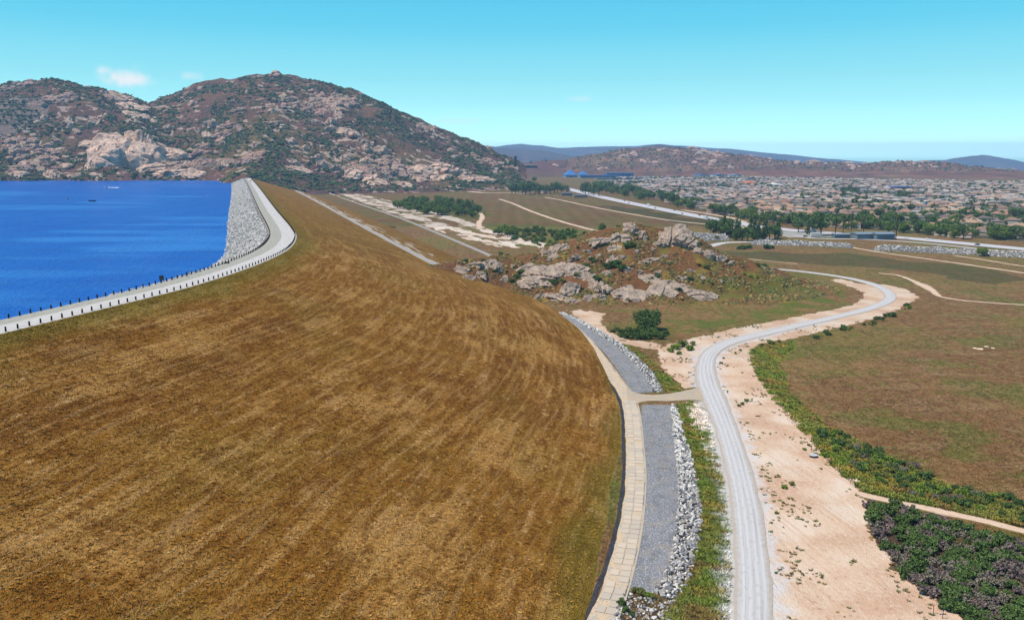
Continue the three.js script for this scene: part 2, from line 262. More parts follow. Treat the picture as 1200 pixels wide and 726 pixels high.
// what covers the valley floor at a place; fine = how many octaves the sheet's texture can hold
function cover(x, d, o, fine) {
  const big = fbm(x * .012 + 5, d * .012, 4), mid = fbm(x * .06, d * .06 + 40, 4), streak = fbm(x * .03 + d * .004, d * .12, 3), f = fine ? fbm(x * .9, d * .9, fine) : 0;
  put(o, C.dry); blend(o, C.red, sm(-.25, .2, big + mid * .5)); blend(o, C.tan, sm(0, .34, streak * .6 + mid * .8) * .7); blend(o, C.olive, sm(-.16, .24, -big + mid * .5) * .72);
  blend(o, C.green, sm(.13, .32, fbm(x * .028 + 70, d * .035 + 11, 4) + f * .2) * .6);
  blend(o, C.dark, sm(.04, .36, f + mid * .5) * .62); blend(o, C.tan, sm(.1, .42, -f) * .45);
  if (fine > 2) { const mot = fbm(x * .33 + 2, d * .3, 3); blend(o, C.dark, sm(.04, .34, mot + f * .3) * .5); blend(o, C.tan, sm(.05, .34, -mot + f * .2) * .45); blend(o, C.green, sm(.16, .34, fbm(x * .21 + 40, d * .2, 2) + f * .25) * .5); }
  if (x > -120 && x < 220 && d > 390 && d < 640) { const k = knollY(x, d); if (k > .4) { blend(o, C.knoll, sm(.3, 4, k + 3 * mid) * .85); blend(o, C.dark, sm(-.02, .3, f + mid * .4) * .65 * sm(.5, 3, k)); blend(o, C.tan, sm(.1, .35, -f + mid * .4) * .4 * sm(.5, 3, k)); blend(o, C.olive, sm(.1, .28, fbm(x * .05 + 9, d * .05, 3)) * .7); blend(o, C.yellow, sm(.22, .36, fbm(x * .07 + 33, d * .07, 3)) * .6); } }
  const [rx, rd] = ragged(x, d);
  if (d < 720) {
    for (const p of GREENS) if (near(p, x, d) && inPoly(p, rx, rd)) { if (p === GREENS[2]) { blend(o, C.green, sm(-.15, .25, mid + .5 * fbm(x * .1 + 2, d * .12, 3)) * .7); continue; } blend(o, C.lush, .6 + .3 * clamp(mid * 2)); blend(o, C.yellow, sm(-.02, .3, fbm(x * .15 + 3, d * .15, 3) + f * .3) * .6); blend(o, C.red, sm(.12, .3, fbm(x * .11 + 8, d * .11 + 5, 3)) * .6); blend(o, C.dark, sm(.1, .45, f) * .4); }
    if (near(PALE, x, d) && inPoly(PALE, rx, rd) && mid + f * .8 > -.02) put(o, C.sandPale);
    if (near(SHRUBLAND, x, d) && inPoly(SHRUBLAND, rx, rd)) { put(o, C.dark); blend(o, S(98, 88, 80), .55 + f * .5); blend(o, C.olive, sm(0, .3, mid) * .4); }
    for (const p of SAND) if (near(p, x, d) && inPoly(p, rx, rd)) {
      put(o, C.sand); blend(o, C.sandRed, sm(-.1, .35, mid + .3 * streak) * .65); blend(o, C.sandPale, sm(0, .35, -mid) * .55);
      const tr = n2(x * 1.3 + d * .26, d * .03 + x * .02); blend(o, C.sandRed, sm(.25, .6, tr) * .4); blend(o, C.dark, sm(.3, .5, f + .15 * mid) * .35); blend(o, C.sandPale, sm(.1, .4, -f) * .35);
      break;
    }
  }
  if (d < 400 && x > 20 && x < 200) { const q = lineDist(ROAD, x, d); if (q < 8) blend(o, S(214, 212, 214, .6), (1 - sm(3.2, 7, q + 4 * fbm(x * .25, d * .25, 3) + 2 * f)) * .85); }
  if (d > 450) {
    for (const p of MEADOW) if (near(p, x, d) && inPoly(p, rx + 20 * n2(x * .02, d * .02), rd)) blend(o, C.green, .35 + .5 * clamp(mid * 2 + .3));
    for (const p of DARKB) if (near(p, x, d) && inPoly(p, rx + 25 * n2(x * .02, d * .02), rd + 25 * n2(x * .02 + 9, d * .02))) blend(o, S(70, 78, 48), .6);
    if (near(TOE_SAND, x, d) && inPoly(TOE_SAND, rx + 6 * n2(x * .06, d * .03), rd) && fbm(x * .05 + d * .016, d * .012, 4) + mid * .5 > -.03) { put(o, C.sandPale); blend(o, C.sandRed, sm(0, .3, mid) * .5); }
    if (near(TOWN, x, d) && inPoly(TOWN, x, d)) { put(o, C.town); blend(o, S(72, 84, 48), sm(-.15, .2, fbm(x * .03, d * .02, 3)) * .8); }
  }
}

// ---------------------------------------------------------------- the ground
const T_BUMP = grayTex(512, 512, (u, v) => .5 + .35 * tileN(u, v, 24) + .3 * tileN(u, v, 61, 5) + .2 * tileN(u, v, 120, 9));
function sheet(name, x0, x1, d0, d1, cell, tw, th, fine, bump, hf = groundY) {
  const t = colorTex(tw, th, (u, v, o) => cover(lerp(x0, x1, u), lerp(d0, d1, v), o, fine));
  const m = std({ map: t, bumpMap: rep(T_BUMP, (x1 - x0) / 20, (d1 - d0) / 20), bumpScale: bump });
  return struct(name, gridGeo(x0, x1, d0, d1, Math.round((x1 - x0) / cell), Math.round((d1 - d0) / cell), hf), m);
}
const lower = (a) => (x, d) => groundY(x, d) - a;
sheet('ground', -10, 210, 100, 320, 1.1, 2048, 2048, 3, .22);
sheet('field', -130, 510, 320, 960, 1.6, 2048, 2048, 3, .4);
sheet('valley_floor', -500, 1100, 960, 1900, 20, 2048, 1200, 2, 1.0);
sheet('far_valley_floor', -700, 2500, 1900, 4000, 50, 2048, 1344, 0, 1.2);
{ // the plain beyond, out to the horizon
  const t = colorTex(512, 512, (u, v, o) => { put(o, S(118, 96, 68)); blend(o, C.olive, sm(-.2, .3, tileN(u, v, 6) + tileN(u, v, 17, 3) * .6) * .6); }, true);
  struct('plain', gridGeo(-9000, 12500, -500, 15300, 40, 80, (x, d) => -1.2 - LOW * sm(5200, 8000, d)), std({ map: rep(t, 14, 12) }));
}

// ---------------------------------------------------------------- the dam
const S0 = sAtD(-60);
const dam = thing('dam_embankment', 'long curved earth dam with a brown grass face beside the blue lake', 'dam');
function damGrid(s0, s1, ds, qs, y = 0) {
  const ns = Math.ceil((s1 - s0) / ds), nq = qs.length - 1, pos = [], uv = [], idx = [];
  for (let j = 0; j <= ns; j++) for (let i = 0; i <= nq; i++) { const s = lerp(s0, s1, j / ns), q = qs[i], [x, d] = damPoint(s, q); pos.push(x, damProfile(q, s) + y, -d); uv.push((s - s0) / (s1 - s0), (q - qs[0]) / (qs[nq] - qs[0])); }
  for (let j = 0; j < ns; j++) for (let i = 0; i < nq; i++) { const a = j * (nq + 1) + i, b = a + 1, c = a + nq + 1, e = c + 1; idx.push(a, b, e, a, e, c); }
  const g = new THREE.BufferGeometry(); g.setAttribute('position', new THREE.Float32BufferAttribute(pos, 3)); g.setAttribute('uv', new THREE.Float32BufferAttribute(uv, 2)); g.setIndex(idx); g.computeVertexNormals(); return g;
}
const range = (a, b, step) => { const n = Math.max(1, Math.ceil((b - a) / step)), o = []; for (let i = 0; i <= n; i++) o.push(lerp(a, b, i / n)); return o; };
const D = { base: S(154, 108, 38), dark: S(122, 76, 22), straw: S(196, 150, 84), olive: S(140, 112, 38), pale: S(214, 174, 120), green: S(116, 112, 38), rust: S(144, 92, 28) };
function damCover(s, q, o, fine) {
  const w = 14 * n2(s * .008, q * .01), qq = q + w;
  const band = fbm(s * .006 + 3, qq * .045, 3), row = fbm(s * .02 + 9, q * .22, 3), patch = fbm(s * .035 + 1, q * .05 + 7, 4), down = fbm(s * .16 + q * .02, q * .018 + 3, 3), f = fine ? fbm(s * .8, q * .95, fine) : 0, spot = fbm(s * .25, q * .3, 2), mot = fine ? fbm(s * .16 + 4, q * .46, 3) : 0, line = fbm(s * .045 + 8, q * .8 + 1.5 * n2(s * .03, 3), 3);
  put(o, D.base); blend(o, D.dark, sm(.0, .38, band + patch * .6 + f * .25) * .62); blend(o, D.straw, sm(.02, .34, -patch * .8 + row * .5 - f * .3) * .8);
  blend(o, D.rust, sm(.05, .3, down + .3 * spot) * .4); blend(o, D.straw, sm(.16, .42, row + .3 * down) * .45);
  blend(o, D.olive, sm(.05, .3, fbm(s * .02 + 50, q * .03 + 5, 3)) * .4); blend(o, D.pale, sm(.26, .44, spot * .7 + row * .35 - f * .35) * .7);
  blend(o, D.dark, sm(.03, .34, mot + f * .35) * .58); blend(o, D.straw, sm(.06, .36, -mot + f * .3) * .42);
  blend(o, D.pale, sm(.08, .36, line + .3 * f) * .34); blend(o, D.dark, sm(.1, .38, -line + .3 * f) * .34);
  blend(o, D.dark, sm(.12, .42, f) * .5); blend(o, D.straw, sm(.12, .42, -f) * .35);
  blend(o, D.green, (1 - sm(HW + 2, HW + 15, q + 9 * patch)) * .6);
  if (s < S_BENCH + 60) blend(o, D.green, sm(130, 137, q + 8 * patch) * .5);
  blend(o, D.olive, sm(S_BENCH - 120, S_BENCH + 60, s) * .35);
  if (s > S_BENCH && q > BENCHQ + 5 && q < BENCHQ + 30) blend(o, C.sandPale, sm(.02, .16, fbm(s * .02, q * .2 + 4, 4) + .12 - (q - BENCHQ) * .012) * .75);
}
const S_NEAR = sAtD(440), faceBump = (a, b) => rep(T_BUMP, a / 16, b / 16);
function face(s0, s1, ds, qstep, tw, th, fine, qEnd, bump) {
  const qs = range(HW + .6, qEnd, qstep);
  const t = colorTex(tw, th, (u, v, o) => damCover(lerp(s0, s1, u), lerp(qs[0], qEnd, v), o, fine));
  return part('grass_face', damGrid(s0, s1, ds, qs), std({ map: t, bumpMap: faceBump(s1 - s0, qEnd - HW), bumpScale: bump }), dam);
}
face(S0, S_NEAR, 2.5, 2.2, 2048, 1024, 3, HW + 136.5, .55);
face(S_NEAR, S_END, 4, 2.95, 2048, 512, 2, HW + 170, .6);
// crest: grey shoulder towards the lake, pale road towards the valley
const tRoad = colorTex(512, 1024, (u, v, o) => { put(o, S(222, 221, 222, .5)); const st = n2(u * 40, v * 3) * .5 + n2(u * 13, v * 9) * .5; blend(o, S(186, 184, 182), sm(0, .5, st) * .5); blend(o, S(160, 152, 144), sm(.2, .5, n2(u * 9 + 4, v * 20) + n2(u * 60, v * 60) * .3) * .35); blend(o, S(196, 188, 176), (1 - sm(0, .08, Math.min(u, 1 - u) + .05 * n2(v * 60, 3))) * .7); }, true);
const tShoulder = colorTex(512, 1024, (u, v, o) => { put(o, S(178, 180, 172)); blend(o, S(150, 148, 140), sm(-.1, .5, n2(u * 12, v * 40) + .5 * n2(u * 90, v * 90)) * .6); blend(o, S(200, 190, 176), sm(.2, .5, n2(u * 7 + 2, v * 14)) * .5); }, true);
const swapUV = g => { const a = g.attributes.uv; for (let i = 0; i < a.count; i++) { const u = a.getX(i); a.setXY(i, a.getY(i), u); } return g; };
part('shoulder', swapUV(damGrid(S0, S_END + 20, 3, range(-HW - .4, -.6, 2), 0)), std({ map: rep(tShoulder, 1, 24), bumpMap: rep(T_BUMP, 1, 200), bumpScale: .04 }), dam);
part('crest_road', swapUV(damGrid(S0, S_END + 20, 3, range(-.6, HW + .6, 1.7), .0)), std({ map: rep(tRoad, 1, 22) }), dam);
// bench road on the far face
const tGrey = colorTex(512, 512, (u, v, o) => { put(o, S(176, 174, 172)); blend(o, S(140, 136, 130), sm(-.1, .4, tileN(u, v, 9) + .6 * tileN(u, v, 50, 3)) * .5); blend(o, S(200, 186, 166), (1 - sm(.0, .2, Math.min(u, 1 - u) + .08 * n2(v * 50, 8))) * .6); }, true);
part('bench_road', swapUV(damGrid(S_BENCH - 1, S_END - 20, 4, range(BENCHQ + .6, BENCHQ + 5.0, 1.5), .12)), std({ map: rep(tGrey, 1, 120) }), dam);
// stone-armoured face towards the lake
const tStoneBed = colorTex(1024, 512, (u, v, o) => { put(o, S(152, 148, 146)); blend(o, S(92, 90, 88), sm(-.05, .3, n2(u * 500, v * 16) + n2(u * 1100, v * 33) * .6) * .8); blend(o, S(198, 192, 186), sm(.05, .4, n2(u * 700 + 9, v * 22)) * .8); });
part('stone_bed', damGrid(S0, S_END + 20, 4, range(-HW - 48, -HW - .4, 3)), std({ map: tStoneBed, bumpMap: rep(T_BUMP, 120, 3), bumpScale: .6 }), dam);

// ---------------------------------------------------------------- the lake
{
  const pts = []; for (let s = S0; s <= S_END; s += 12) pts.push(damPoint(s, -HW - 16));
  const sh = new THREE.Shape(); sh.moveTo(-4200, -300); sh.lineTo(pts[0][0], -300); for (const p of pts) sh.lineTo(p[0], p[1]); sh.lineTo(-560, 1760); sh.lineTo(-640, 2100); sh.lineTo(-1000, 2600); sh.lineTo(-4200, 2600); sh.closePath();
  const g = new THREE.ShapeGeometry(sh); g.rotateX(-Math.PI / 2); g.translate(0, WATERY, 0);
  const a = g.attributes.position, uv = g.attributes.uv; for (let i = 0; i < a.count; i++) uv.setXY(i, a.getX(i) / 40, -a.getZ(i) / 40);
  const b = grayTex(512, 512, (u, v) => { const w = u + .02 * tileN(u, v, 4); return .5 + .3 * tileN(w, v, 11) + .28 * tileN(u, v, 29, 4) + .22 * tileN(u, v, 67, 8); });
  const lanes = colorTex(1024, 1024, (u, v, o) => { put(o, S(16, 98, 202, .55)); blend(o, S(56, 140, 226, .58), sm(.06, .34, fbm(u * 14 + v * 3, v * 46, 3)) * .6); blend(o, S(10, 88, 192, .58), sm(.06, .36, fbm(u * 9 + 4, v * 21, 3)) * .6); }, true);
  const m = new THREE.MeshPhysicalMaterial({ map: rep(lanes, 40 / 2400, 40 / 2400), roughness: .3, specularIntensity: .3, ior: 1.33, bumpMap: b, bumpScale: 1.1 });
  struct('lake_water', g, m);
}

// ---------------------------------------------------------------- mountain and hills
const M = { brown: S(134, 98, 80), mauve: S(116, 86, 80), olive: S(112, 108, 58), green: S(58, 76, 40), rock: S(214, 190, 176), red: S(134, 90, 70), soil: S(150, 118, 98) };
function mountCover(x, d, o) {
  const h = mountY(x, d), gx = mountY(x + 10, d) - h, gd = mountY(x, d + 10) - h, big = fbm(x * .004, d * .004, 3), mid = fbm(x * .02, d * .02, 3), f = fbm(x * .12, d * .12, 3);
  put(o, M.brown); blend(o, M.mauve, sm(-.2, .2, big)); blend(o, M.red, sm(.02, .3, mid + .2) * .4 * sm(120, 260, h)); blend(o, M.olive, sm(-.05, .3, -big + mid * .5) * .55 * (1 - .5 * sm(120, 260, h)));
  blend(o, M.green, sm(-.02, .25, f + mid * .5 - ridged(x * .011 + 4, d * .011, 3) * .3 + .1) * .7);
  blend(o, M.soil, sm(.12, .3, -f + mid * .4) * .4);
  blend(o, M.rock, sm(.24, .32, fbm(x * .035 + 8, d * .05, 4) + f * .35 + .5 * fbm(x * .006 + 3, d * .008, 2)) * .8);
  for (const t of TERRACES) if (Math.hypot((x - t[0]) / t[2], (d - t[1]) / t[3]) < .95 + .1 * mid) { blend(o, S(150, 140, 136), .6); blend(o, S(84, 84, 84), sm(.0, .3, f + mid) * .6); }
}
{
  const x0 = -2300, x1 = 40, d0 = 1640, d1 = 3300;
  const t = colorTex(2048, 1452, (u, v, o) => mountCover(lerp(x0, x1, u), lerp(d0, d1, v), o));
  struct('mountain', gridGeo(x0, x1, d0, d1, 300, 213, (x, d) => mountY(x, d) - 2), std({ map: t, bumpMap: rep(T_BUMP, 20, 14), bumpScale: 4 }));
}
function farHill(name, R, x0, x1, d0, d1, nx, nd, hf, tw, th, cf, bump) {
  struct(name, gridGeo(x0, x1, d0, d1, nx, nd, (x, d) => hf(x, d) - 3), std({ map: colorTex(tw, th, (u, v, o) => cf(lerp(x0, x1, u), lerp(d0, d1, v), o, hf(lerp(x0, x1, u), lerp(d0, d1, v)))), bumpMap: rep(T_BUMP, (x1 - x0) / 120, (d1 - d0) / 120), bumpScale: bump }));
}
const brownHill = (x, d, o, h) => { const f = fbm(x * .02, d * .02, 3), g = fbm(x * .006 + 3, d * .006, 3); put(o, S(160, 112, 86)); blend(o, S(132, 94, 78), sm(-.1, .3, g) * .7); blend(o, S(92, 86, 60), sm(.02, .3, f) * .6 * sm(20, 60, h)); blend(o, S(172, 128, 100), sm(.1, .3, -f) * .5); blend(o, S(178, 144, 106), sm(.0, .25, fbm(x * .003 + 30, d * .008, 3)) * .6); blend(o, S(126, 110, 70), sm(.1, .3, fbm(x * .004 + 60, d * .01, 3)) * .5); blend(o, S(205, 188, 178), sm(.24, .32, fbm(x * .03 + 7, d * .045, 3)) * .6 * sm(22, 50, h)); };
farHill('hills', HR, 100, 4300, 2750, 5300, 380, 190, hillsRight, 1400, 850, brownHill, 8);
farHill('hill', HS, -700, 1000, 3300, 5000, 120, 100, hillSmall, 512, 512, (x, d, o, h) => { const f = fbm(x * .02, d * .02, 3); put(o, S(136, 92, 74)); blend(o, S(112, 84, 66), sm(-.1, .3, f) * .7); blend(o, C.olive, .3 * (1 - sm(4, 25, h))); }, 6);
const dryHill = (x, d, o) => { const f = fbm(x * .004, d * .004, 4); put(o, S(126, 98, 80)); blend(o, S(92, 86, 58), sm(-.1, .3, f) * .7); blend(o, S(158, 128, 100), sm(.15, .35, -f) * .5); };
farHill('far_hills', FARH[0], -3400, 2700, 6500, 12500, 160, 120, (x, d) => -LOW + hillY(FARH[0], x, d, 26, .0018), 768, 512, dryHill, 14);
farHill('far_hills', FAR4, 200, 2700, 5400, 8600, 80, 60, (x, d) => -LOW + hillY(FAR4, x, d, 22, .002), 256, 256, dryHill, 14);
farHill('distant_mountains', FAR2, 3400, 12000, 8800, 14200, 140, 60, (x, d) => -LOW + hillY(FAR2, x, d, 28, .001), 512, 256, dryHill, 20);
farHill('distant_mountains', FAR3, -5600, 9400, 10200, 15400, 160, 60, (x, d) => -LOW + hillY(FAR3, x, d, 36, .0005), 512, 256, dryHill, 20);

// ---------------------------------------------------------------- roads and tracks, draped on the ground
function ribbon(pts, width, off, o = {}) {
  const c = new THREE.CatmullRomCurve3(pts.map(p => new THREE.Vector3(p[0], p[2] || 0, p[1])), false, 'centripetal'); c.arcLengthDivisions = 600;
  const L = c.getLength(), n = Math.max(2, Math.ceil(L / (o.step || 2))), P = c.getSpacedPoints(n), nc = o.cross || 4, pos = [], uv = [], idx = [], rg = o.rag || 0, hf = o.h || groundY;
  for (let j = 0; j <= n; j++) {
    const a = P[Math.max(0, j - 1)], b = P[Math.min(n, j + 1)], l = Math.hypot(b.x - a.x, b.z - a.z) || 1, nx = (b.z - a.z) / l, nd = -(b.x - a.x) / l, w = typeof width === 'function' ? width(j / n, j / n * L) : width, s = j / n * L;
    for (let i = 0; i <= nc; i++) { const t = i / nc * 2 - 1, e = Math.abs(t) === 1 ? rg * (n2(s * .13 / (o.grain || 1) + t * 50, pts[0][0]) + .45 * n2(s * .6 / (o.grain || 1) + t * 31, 3) + .25 * n2(s * 2.1 / (o.grain || 1) + t * 11, 8)) : 0, q = t * w / 2 + t * e; const x = P[j].x + nx * q, d = P[j].z + nd * q; pos.push(x, hf(x, d) + off + (o.crown || 0) * (1 - t * t) + (o.lift ? P[j].y : 0), -d); uv.push(i / nc, s / (o.len || 40)); }
  }
  for (let j = 0; j < n; j++) for (let i = 0; i < nc; i++) { const a = j * (nc + 1) + i, b = a + 1, e = a + nc + 1, f = e + 1; idx.push(a, b, f, a, f, e); }
  const g = new THREE.BufferGeometry(); g.setAttribute('position', new THREE.Float32BufferAttribute(pos, 3)); g.setAttribute('uv', new THREE.Float32BufferAttribute(uv, 2)); g.setIndex(idx); g.computeVertexNormals(); return g;
}
const tWhite = colorTex(256, 1024, (u, v, o) => {
  const s = n2(u * 22, v * 1.3) * .5 + n2(u * 60, v * 3) * .35, g = n2(u * 50, v * 210); put(o, S(212, 212, 216, .52)); blend(o, S(176, 172, 170), sm(0, .45, s + .3 * g) * .6);
  const e = Math.min(u, 1 - u) + .05 * n2(v * 30, u * 3); blend(o, S(192, 178, 162), (1 - sm(.03, .2, e)) * .75);
  for (const c of [.24, .42, .62, .8]) blend(o, S(240, 240, 244, .54), (1 - sm(.02, .06, Math.abs(u + .015 * n2(v * 8, c * 9) - c))) * .35); blend(o, S(150, 144, 138), sm(.3, .6, n2(u * 9 + 3, v * 26) + .3 * g) * .2);
}, true);
struct('gravel_road', ribbon(ROAD, (t, s) => 6.6 + 1.6 * Math.exp(-(((s - 165) / 30) ** 2)), .10, { rag: .3, crown: .12, cross: 6, len: 40, step: .8 }), std({ map: tWhite, bumpMap: rep(T_BUMP, .5, 3), bumpScale: .04 }));
const tTan = colorTex(256, 512, (u, v, o) => { put(o, C.sand); blend(o, C.sandPale, sm(0, .4, n2(u * 20, v * 3)) * .7); blend(o, C.sandRed, sm(.05, .4, n2(u * 9 + 2, v * 22)) * .6); const e = Math.min(u, 1 - u); blend(o, C.dry, (1 - sm(.05, .2, e + .1 * n2(v * 40, u * 6))) * .5); }, true);
const matTan = std({ map: tTan }), matGrey = std({ map: rep(tGrey, 1, 1) });
function track(name, pts, w, rag = .5, mat = matTan, off = .08, o = {}) { return struct(name, ribbon(pts, w, off, { rag, cross: 3, step: 3, len: 30, ...o }), mat); }
const FIELDTRACK = [[79.5,185.5],[85.2,181.0],[91.8,176.8],[98.5,171.8],[106.0,165.9],[112.7,159.9]];
track('dirt_track', FIELDTRACK, 3.2, .7);
track('dirt_track', [[245.9,567.3],[253.6,558.8],[251.1,523.5],[245.0,492.3],[238.7,467.5],[245.0,456.0],[256.6,447.7],[274.4,439.7]], (t) => 3 + 3.5 * Math.exp(-(((t - .42) / .14) ** 2)), 1.2);
track('dirt_track', [[291.3,759.0],[294.1,733.2],[298.9,705.8],[310.1,671.3],[324.0,631.8],[335.1,594.3],[349.9,550.6]], 4.2, .8);
track('dirt_track', [[349.2,671.3],[356.8,645.4],[361.1,618.8],[371.2,585.0]], 3.4, .8);
track('dirt_track', [[167.7,662.4],[182.4,648.1],[194.6,634.5],[208.5,618.8]], 2.2, .8);
track('dirt_track', [[-24.1,1620.0],[0.0,1465.9],[25.1,1261.4],[53.6,1075.5],[70.8,985.3],[88.1,908.9],[101.8,848.1]], 6.5, 1, matTan, .15, { grain: 4, step: 8 });
track('dirt_track', [[63.8,1691.0],[92.6,1554.6],[132.0,1326.8],[171.5,1148.1],[195.6,1060.6],[227.6,991.7]], 6, 1, matTan, .15, { grain: 4, step: 8 });
track('dirt_track', [[-44.6,1211.6],[-38.6,1106.6],[-39.1,1004.8],[-34.4,931.1]], 7, 1.6, matTan, .15, { grain: 3 });
track('dirt_track', [[-171.5,2164.5],[-110.3,2023.0],[-56.5,1898.9],[0.0,1898.9],[36.8,1853.3]], 22, 6, matTan, .2, { grain: 8, step: 8 });
track('dirt_track', [[162.4,729.7],[177.0,751.4],[194.3,776.1],[220.6,786.6],[250.5,820.6]], 9, .8, std({ map: tWhite }), .12, { grain: 3 });
track('dirt_track', [[253.1,1271.8],[271.1,1183.5],[282.7,1090.8],[275.8,1031.9],[252.1,979.0]], 9, 2, matTan, .15, { grain: 4 });
track('paved_yard', [[291.7,898.2],[291.6,857.7],[294.7,829.6]], 52, 4, matGrey, .12, { grain: 6 });
track('paved_yard', [[275.2,1053.2],[259.9,979.0],[233.4,898.2]], 24, 3, matTan, .14, { grain: 6 });
const TOEROAD = [[-339.0,1691.0],[-230.2,1362.1],[-141.3,1090.8],[-79.9,887.7],[-37.1,740.4],[-9.7,645.4],[3.0,603.9]];
track('toe_road', TOEROAD, 4.5, .4, matGrey, .15, { step: 6 });

// ---------------------------------------------------------------- the drained toe of the dam: concrete path, gravel bed, riprap
function resample(p, n) { const c = new THREE.CatmullRomCurve3(p.map(q => new THREE.Vector3(q[0], 0, q[1])), false, 'centripetal'); return c.getSpacedPoints(n).map(v => [v.x, v.z]); }
function between(Lp, Rp, step, nc, off, rag = .3, len = 20, hf = groundY) {
  const l0 = new THREE.CatmullRomCurve3(Lp.map(q => new THREE.Vector3(q[0], 0, q[1]))).getLength(), n = Math.ceil(l0 / step), A = resample(Lp, n), B = resample(Rp, n), pos = [], uv = [], idx = [];
  for (let j = 0; j <= n; j++) for (let i = 0; i <= nc; i++) { let t = i / nc; const w = Math.hypot(B[j][0] - A[j][0], B[j][1] - A[j][1]) || 1; if (i === 0 || i === nc) t += (i ? 1 : -1) * rag / w * (n2(j * step * .5 + i * 9, 4) + .6 * n2(j * step * 1.9, i + 7)); const x = lerp(A[j][0], B[j][0], t), d = lerp(A[j][1], B[j][1], t); pos.push(x, hf(x, d) + off, -d); uv.push(x / len, d / len); }
  for (let j = 0; j < n; j++) for (let i = 0; i < nc; i++) { const a = j * (nc + 1) + i, b = a + 1, e = a + nc + 1, f = e + 1; idx.push(a, b, f, a, f, e); }
  const g = new THREE.BufferGeometry(); g.setAttribute('position', new THREE.Float32BufferAttribute(pos, 3)); g.setAttribute('uv', new THREE.Float32BufferAttribute(uv, 2)); g.setIndex(idx); g.computeVertexNormals();
  if (g.attributes.normal.getY(0) < 0) { const ix = g.index.array; for (let i = 0; i < ix.length; i += 3) { const t = ix[i]; ix[i] = ix[i + 1]; ix[i + 1] = t; } g.computeVertexNormals(); }
  g.userData = { A, B, n }; return g;
}
const GR_L = [[40.6,257.8],[37.0,235.4],[33.3,207.3],[30.5,187.5],[26.6,166.7],[23.1,151.5],[20.4,141.1]], GR_R = [[49.7,257.8],[45.6,231.5],[41.6,204.3],[38.3,185.0],[33.1,162.7],[28.5,147.5],[25.5,140.5]];
const GU_L = [[39.6,271.6],[38.9,292.8],[35.8,336.5],[30.0,372.7],[24.2,403.5],[19.6,419.7]], GU_R = [[46.8,272.6],[47.2,297.6],[45.2,321.5],[41.5,349.5],[35.2,379.5],[29.2,403.5],[23.5,419.7]];
const RL_R = [[51.3,257.8],[48.5,231.5],[45.7,204.3],[41.3,175.4],[37.0,158.8],[31.3,143.0],[28.2,137.0]], RU_R = [[49.9,272.6],[50.5,297.6],[48.4,323.0],[44.5,351.2],[38.0,380.5],[31.3,404.6],[25.2,420.9]];
const RB_L = [[20.3,140.5],[19.0,137.0],[15.6,127.7],[13.2,120.5]], RB_R = [[28.0,137.5],[27.6,132.5],[26.2,126.5],[23.6,119.4]];
const tGravel = colorTex(1024, 1024, (u, v, o) => { const g = n2(u * 190, v * 190), h = n2(u * 420 + 5, v * 420); const m = n2(u * 44, v * 44) * .5 + n2(u * 90 + 3, v * 90) * .6; put(o, S(150, 153, 160)); blend(o, S(96, 98, 106), sm(0, .5, m * .7 + g * .7 + .4 * h) * .8); blend(o, S(206, 206, 210), sm(.05, .5, -m * .7 - g * .6 + .4 * h) * .8); blend(o, S(176, 164, 148), sm(.05, .3, fbm(u * 5, v * 5, 3)) * .4); blend(o, S(112, 116, 126), sm(.05, .3, fbm(u * 7 + 9, v * 7, 3)) * .4); }, true);
const bGravel = grayTex(512, 512, (u, v) => .5 + .4 * tileN(u, v, 90) + .3 * tileN(u, v, 200, 3));
const mGravel = std({ map: tGravel, bumpMap: bGravel, bumpScale: .25 });
struct('gravel_bed', between(GR_L, GR_R, 1, 8, .05, .25), mGravel);
struct('gravel_bed', between(GU_L, GU_R, 1.5, 6, .05, .25), mGravel);
const mBed = std({ map: tGravel, color: 0x8a8682, bumpMap: bGravel, bumpScale: .5 });
// riprap stones
function stoneGeo(seed, detail = 1) {
  const r = rng(seed), g = mergeVertices(new THREE.IcosahedronGeometry(1, detail).deleteAttribute('normal').deleteAttribute('uv')), p = g.attributes.position, cuts = [];
  for (let i = 0; i < 7; i++) { const v = new THREE.Vector3(r() - .5, r() - .5, r() - .5).normalize(); cuts.push([v, .5 + r() * .3]); }
  const v = new THREE.Vector3();
  for (let i = 0; i < p.count; i++) { v.fromBufferAttribute(p, i); for (const [n, c] of cuts) { const k = v.dot(n); if (k > c) v.addScaledVector(n, c - k); } v.multiplyScalar(1 + .16 * n3(v.x * 2 + seed, v.y * 2, v.z * 2)); p.setXYZ(i, v.x, v.y, v.z); }
  return toCreasedNormals(g, .5);
}
const STONES = [11, 12, 13, 14, 15].map(s => stoneGeo(s));
const stoneTone = r => { const k = .7 + r() * .65, w = r() * .06; return [.40 * k + w, .40 * k + w * .7, .41 * k]; };
const mStone = std({ color: 0xffffff, roughness: .9 });
const stoneMats = [0, 1, 2, 3, 4, 5].map(i => std({ color: col(S([190, 160, 222, 132, 176, 150][i], [189, 162, 220, 134, 168, 148][i], [192, 168, 222, 140, 160, 150][i], .56)) }));
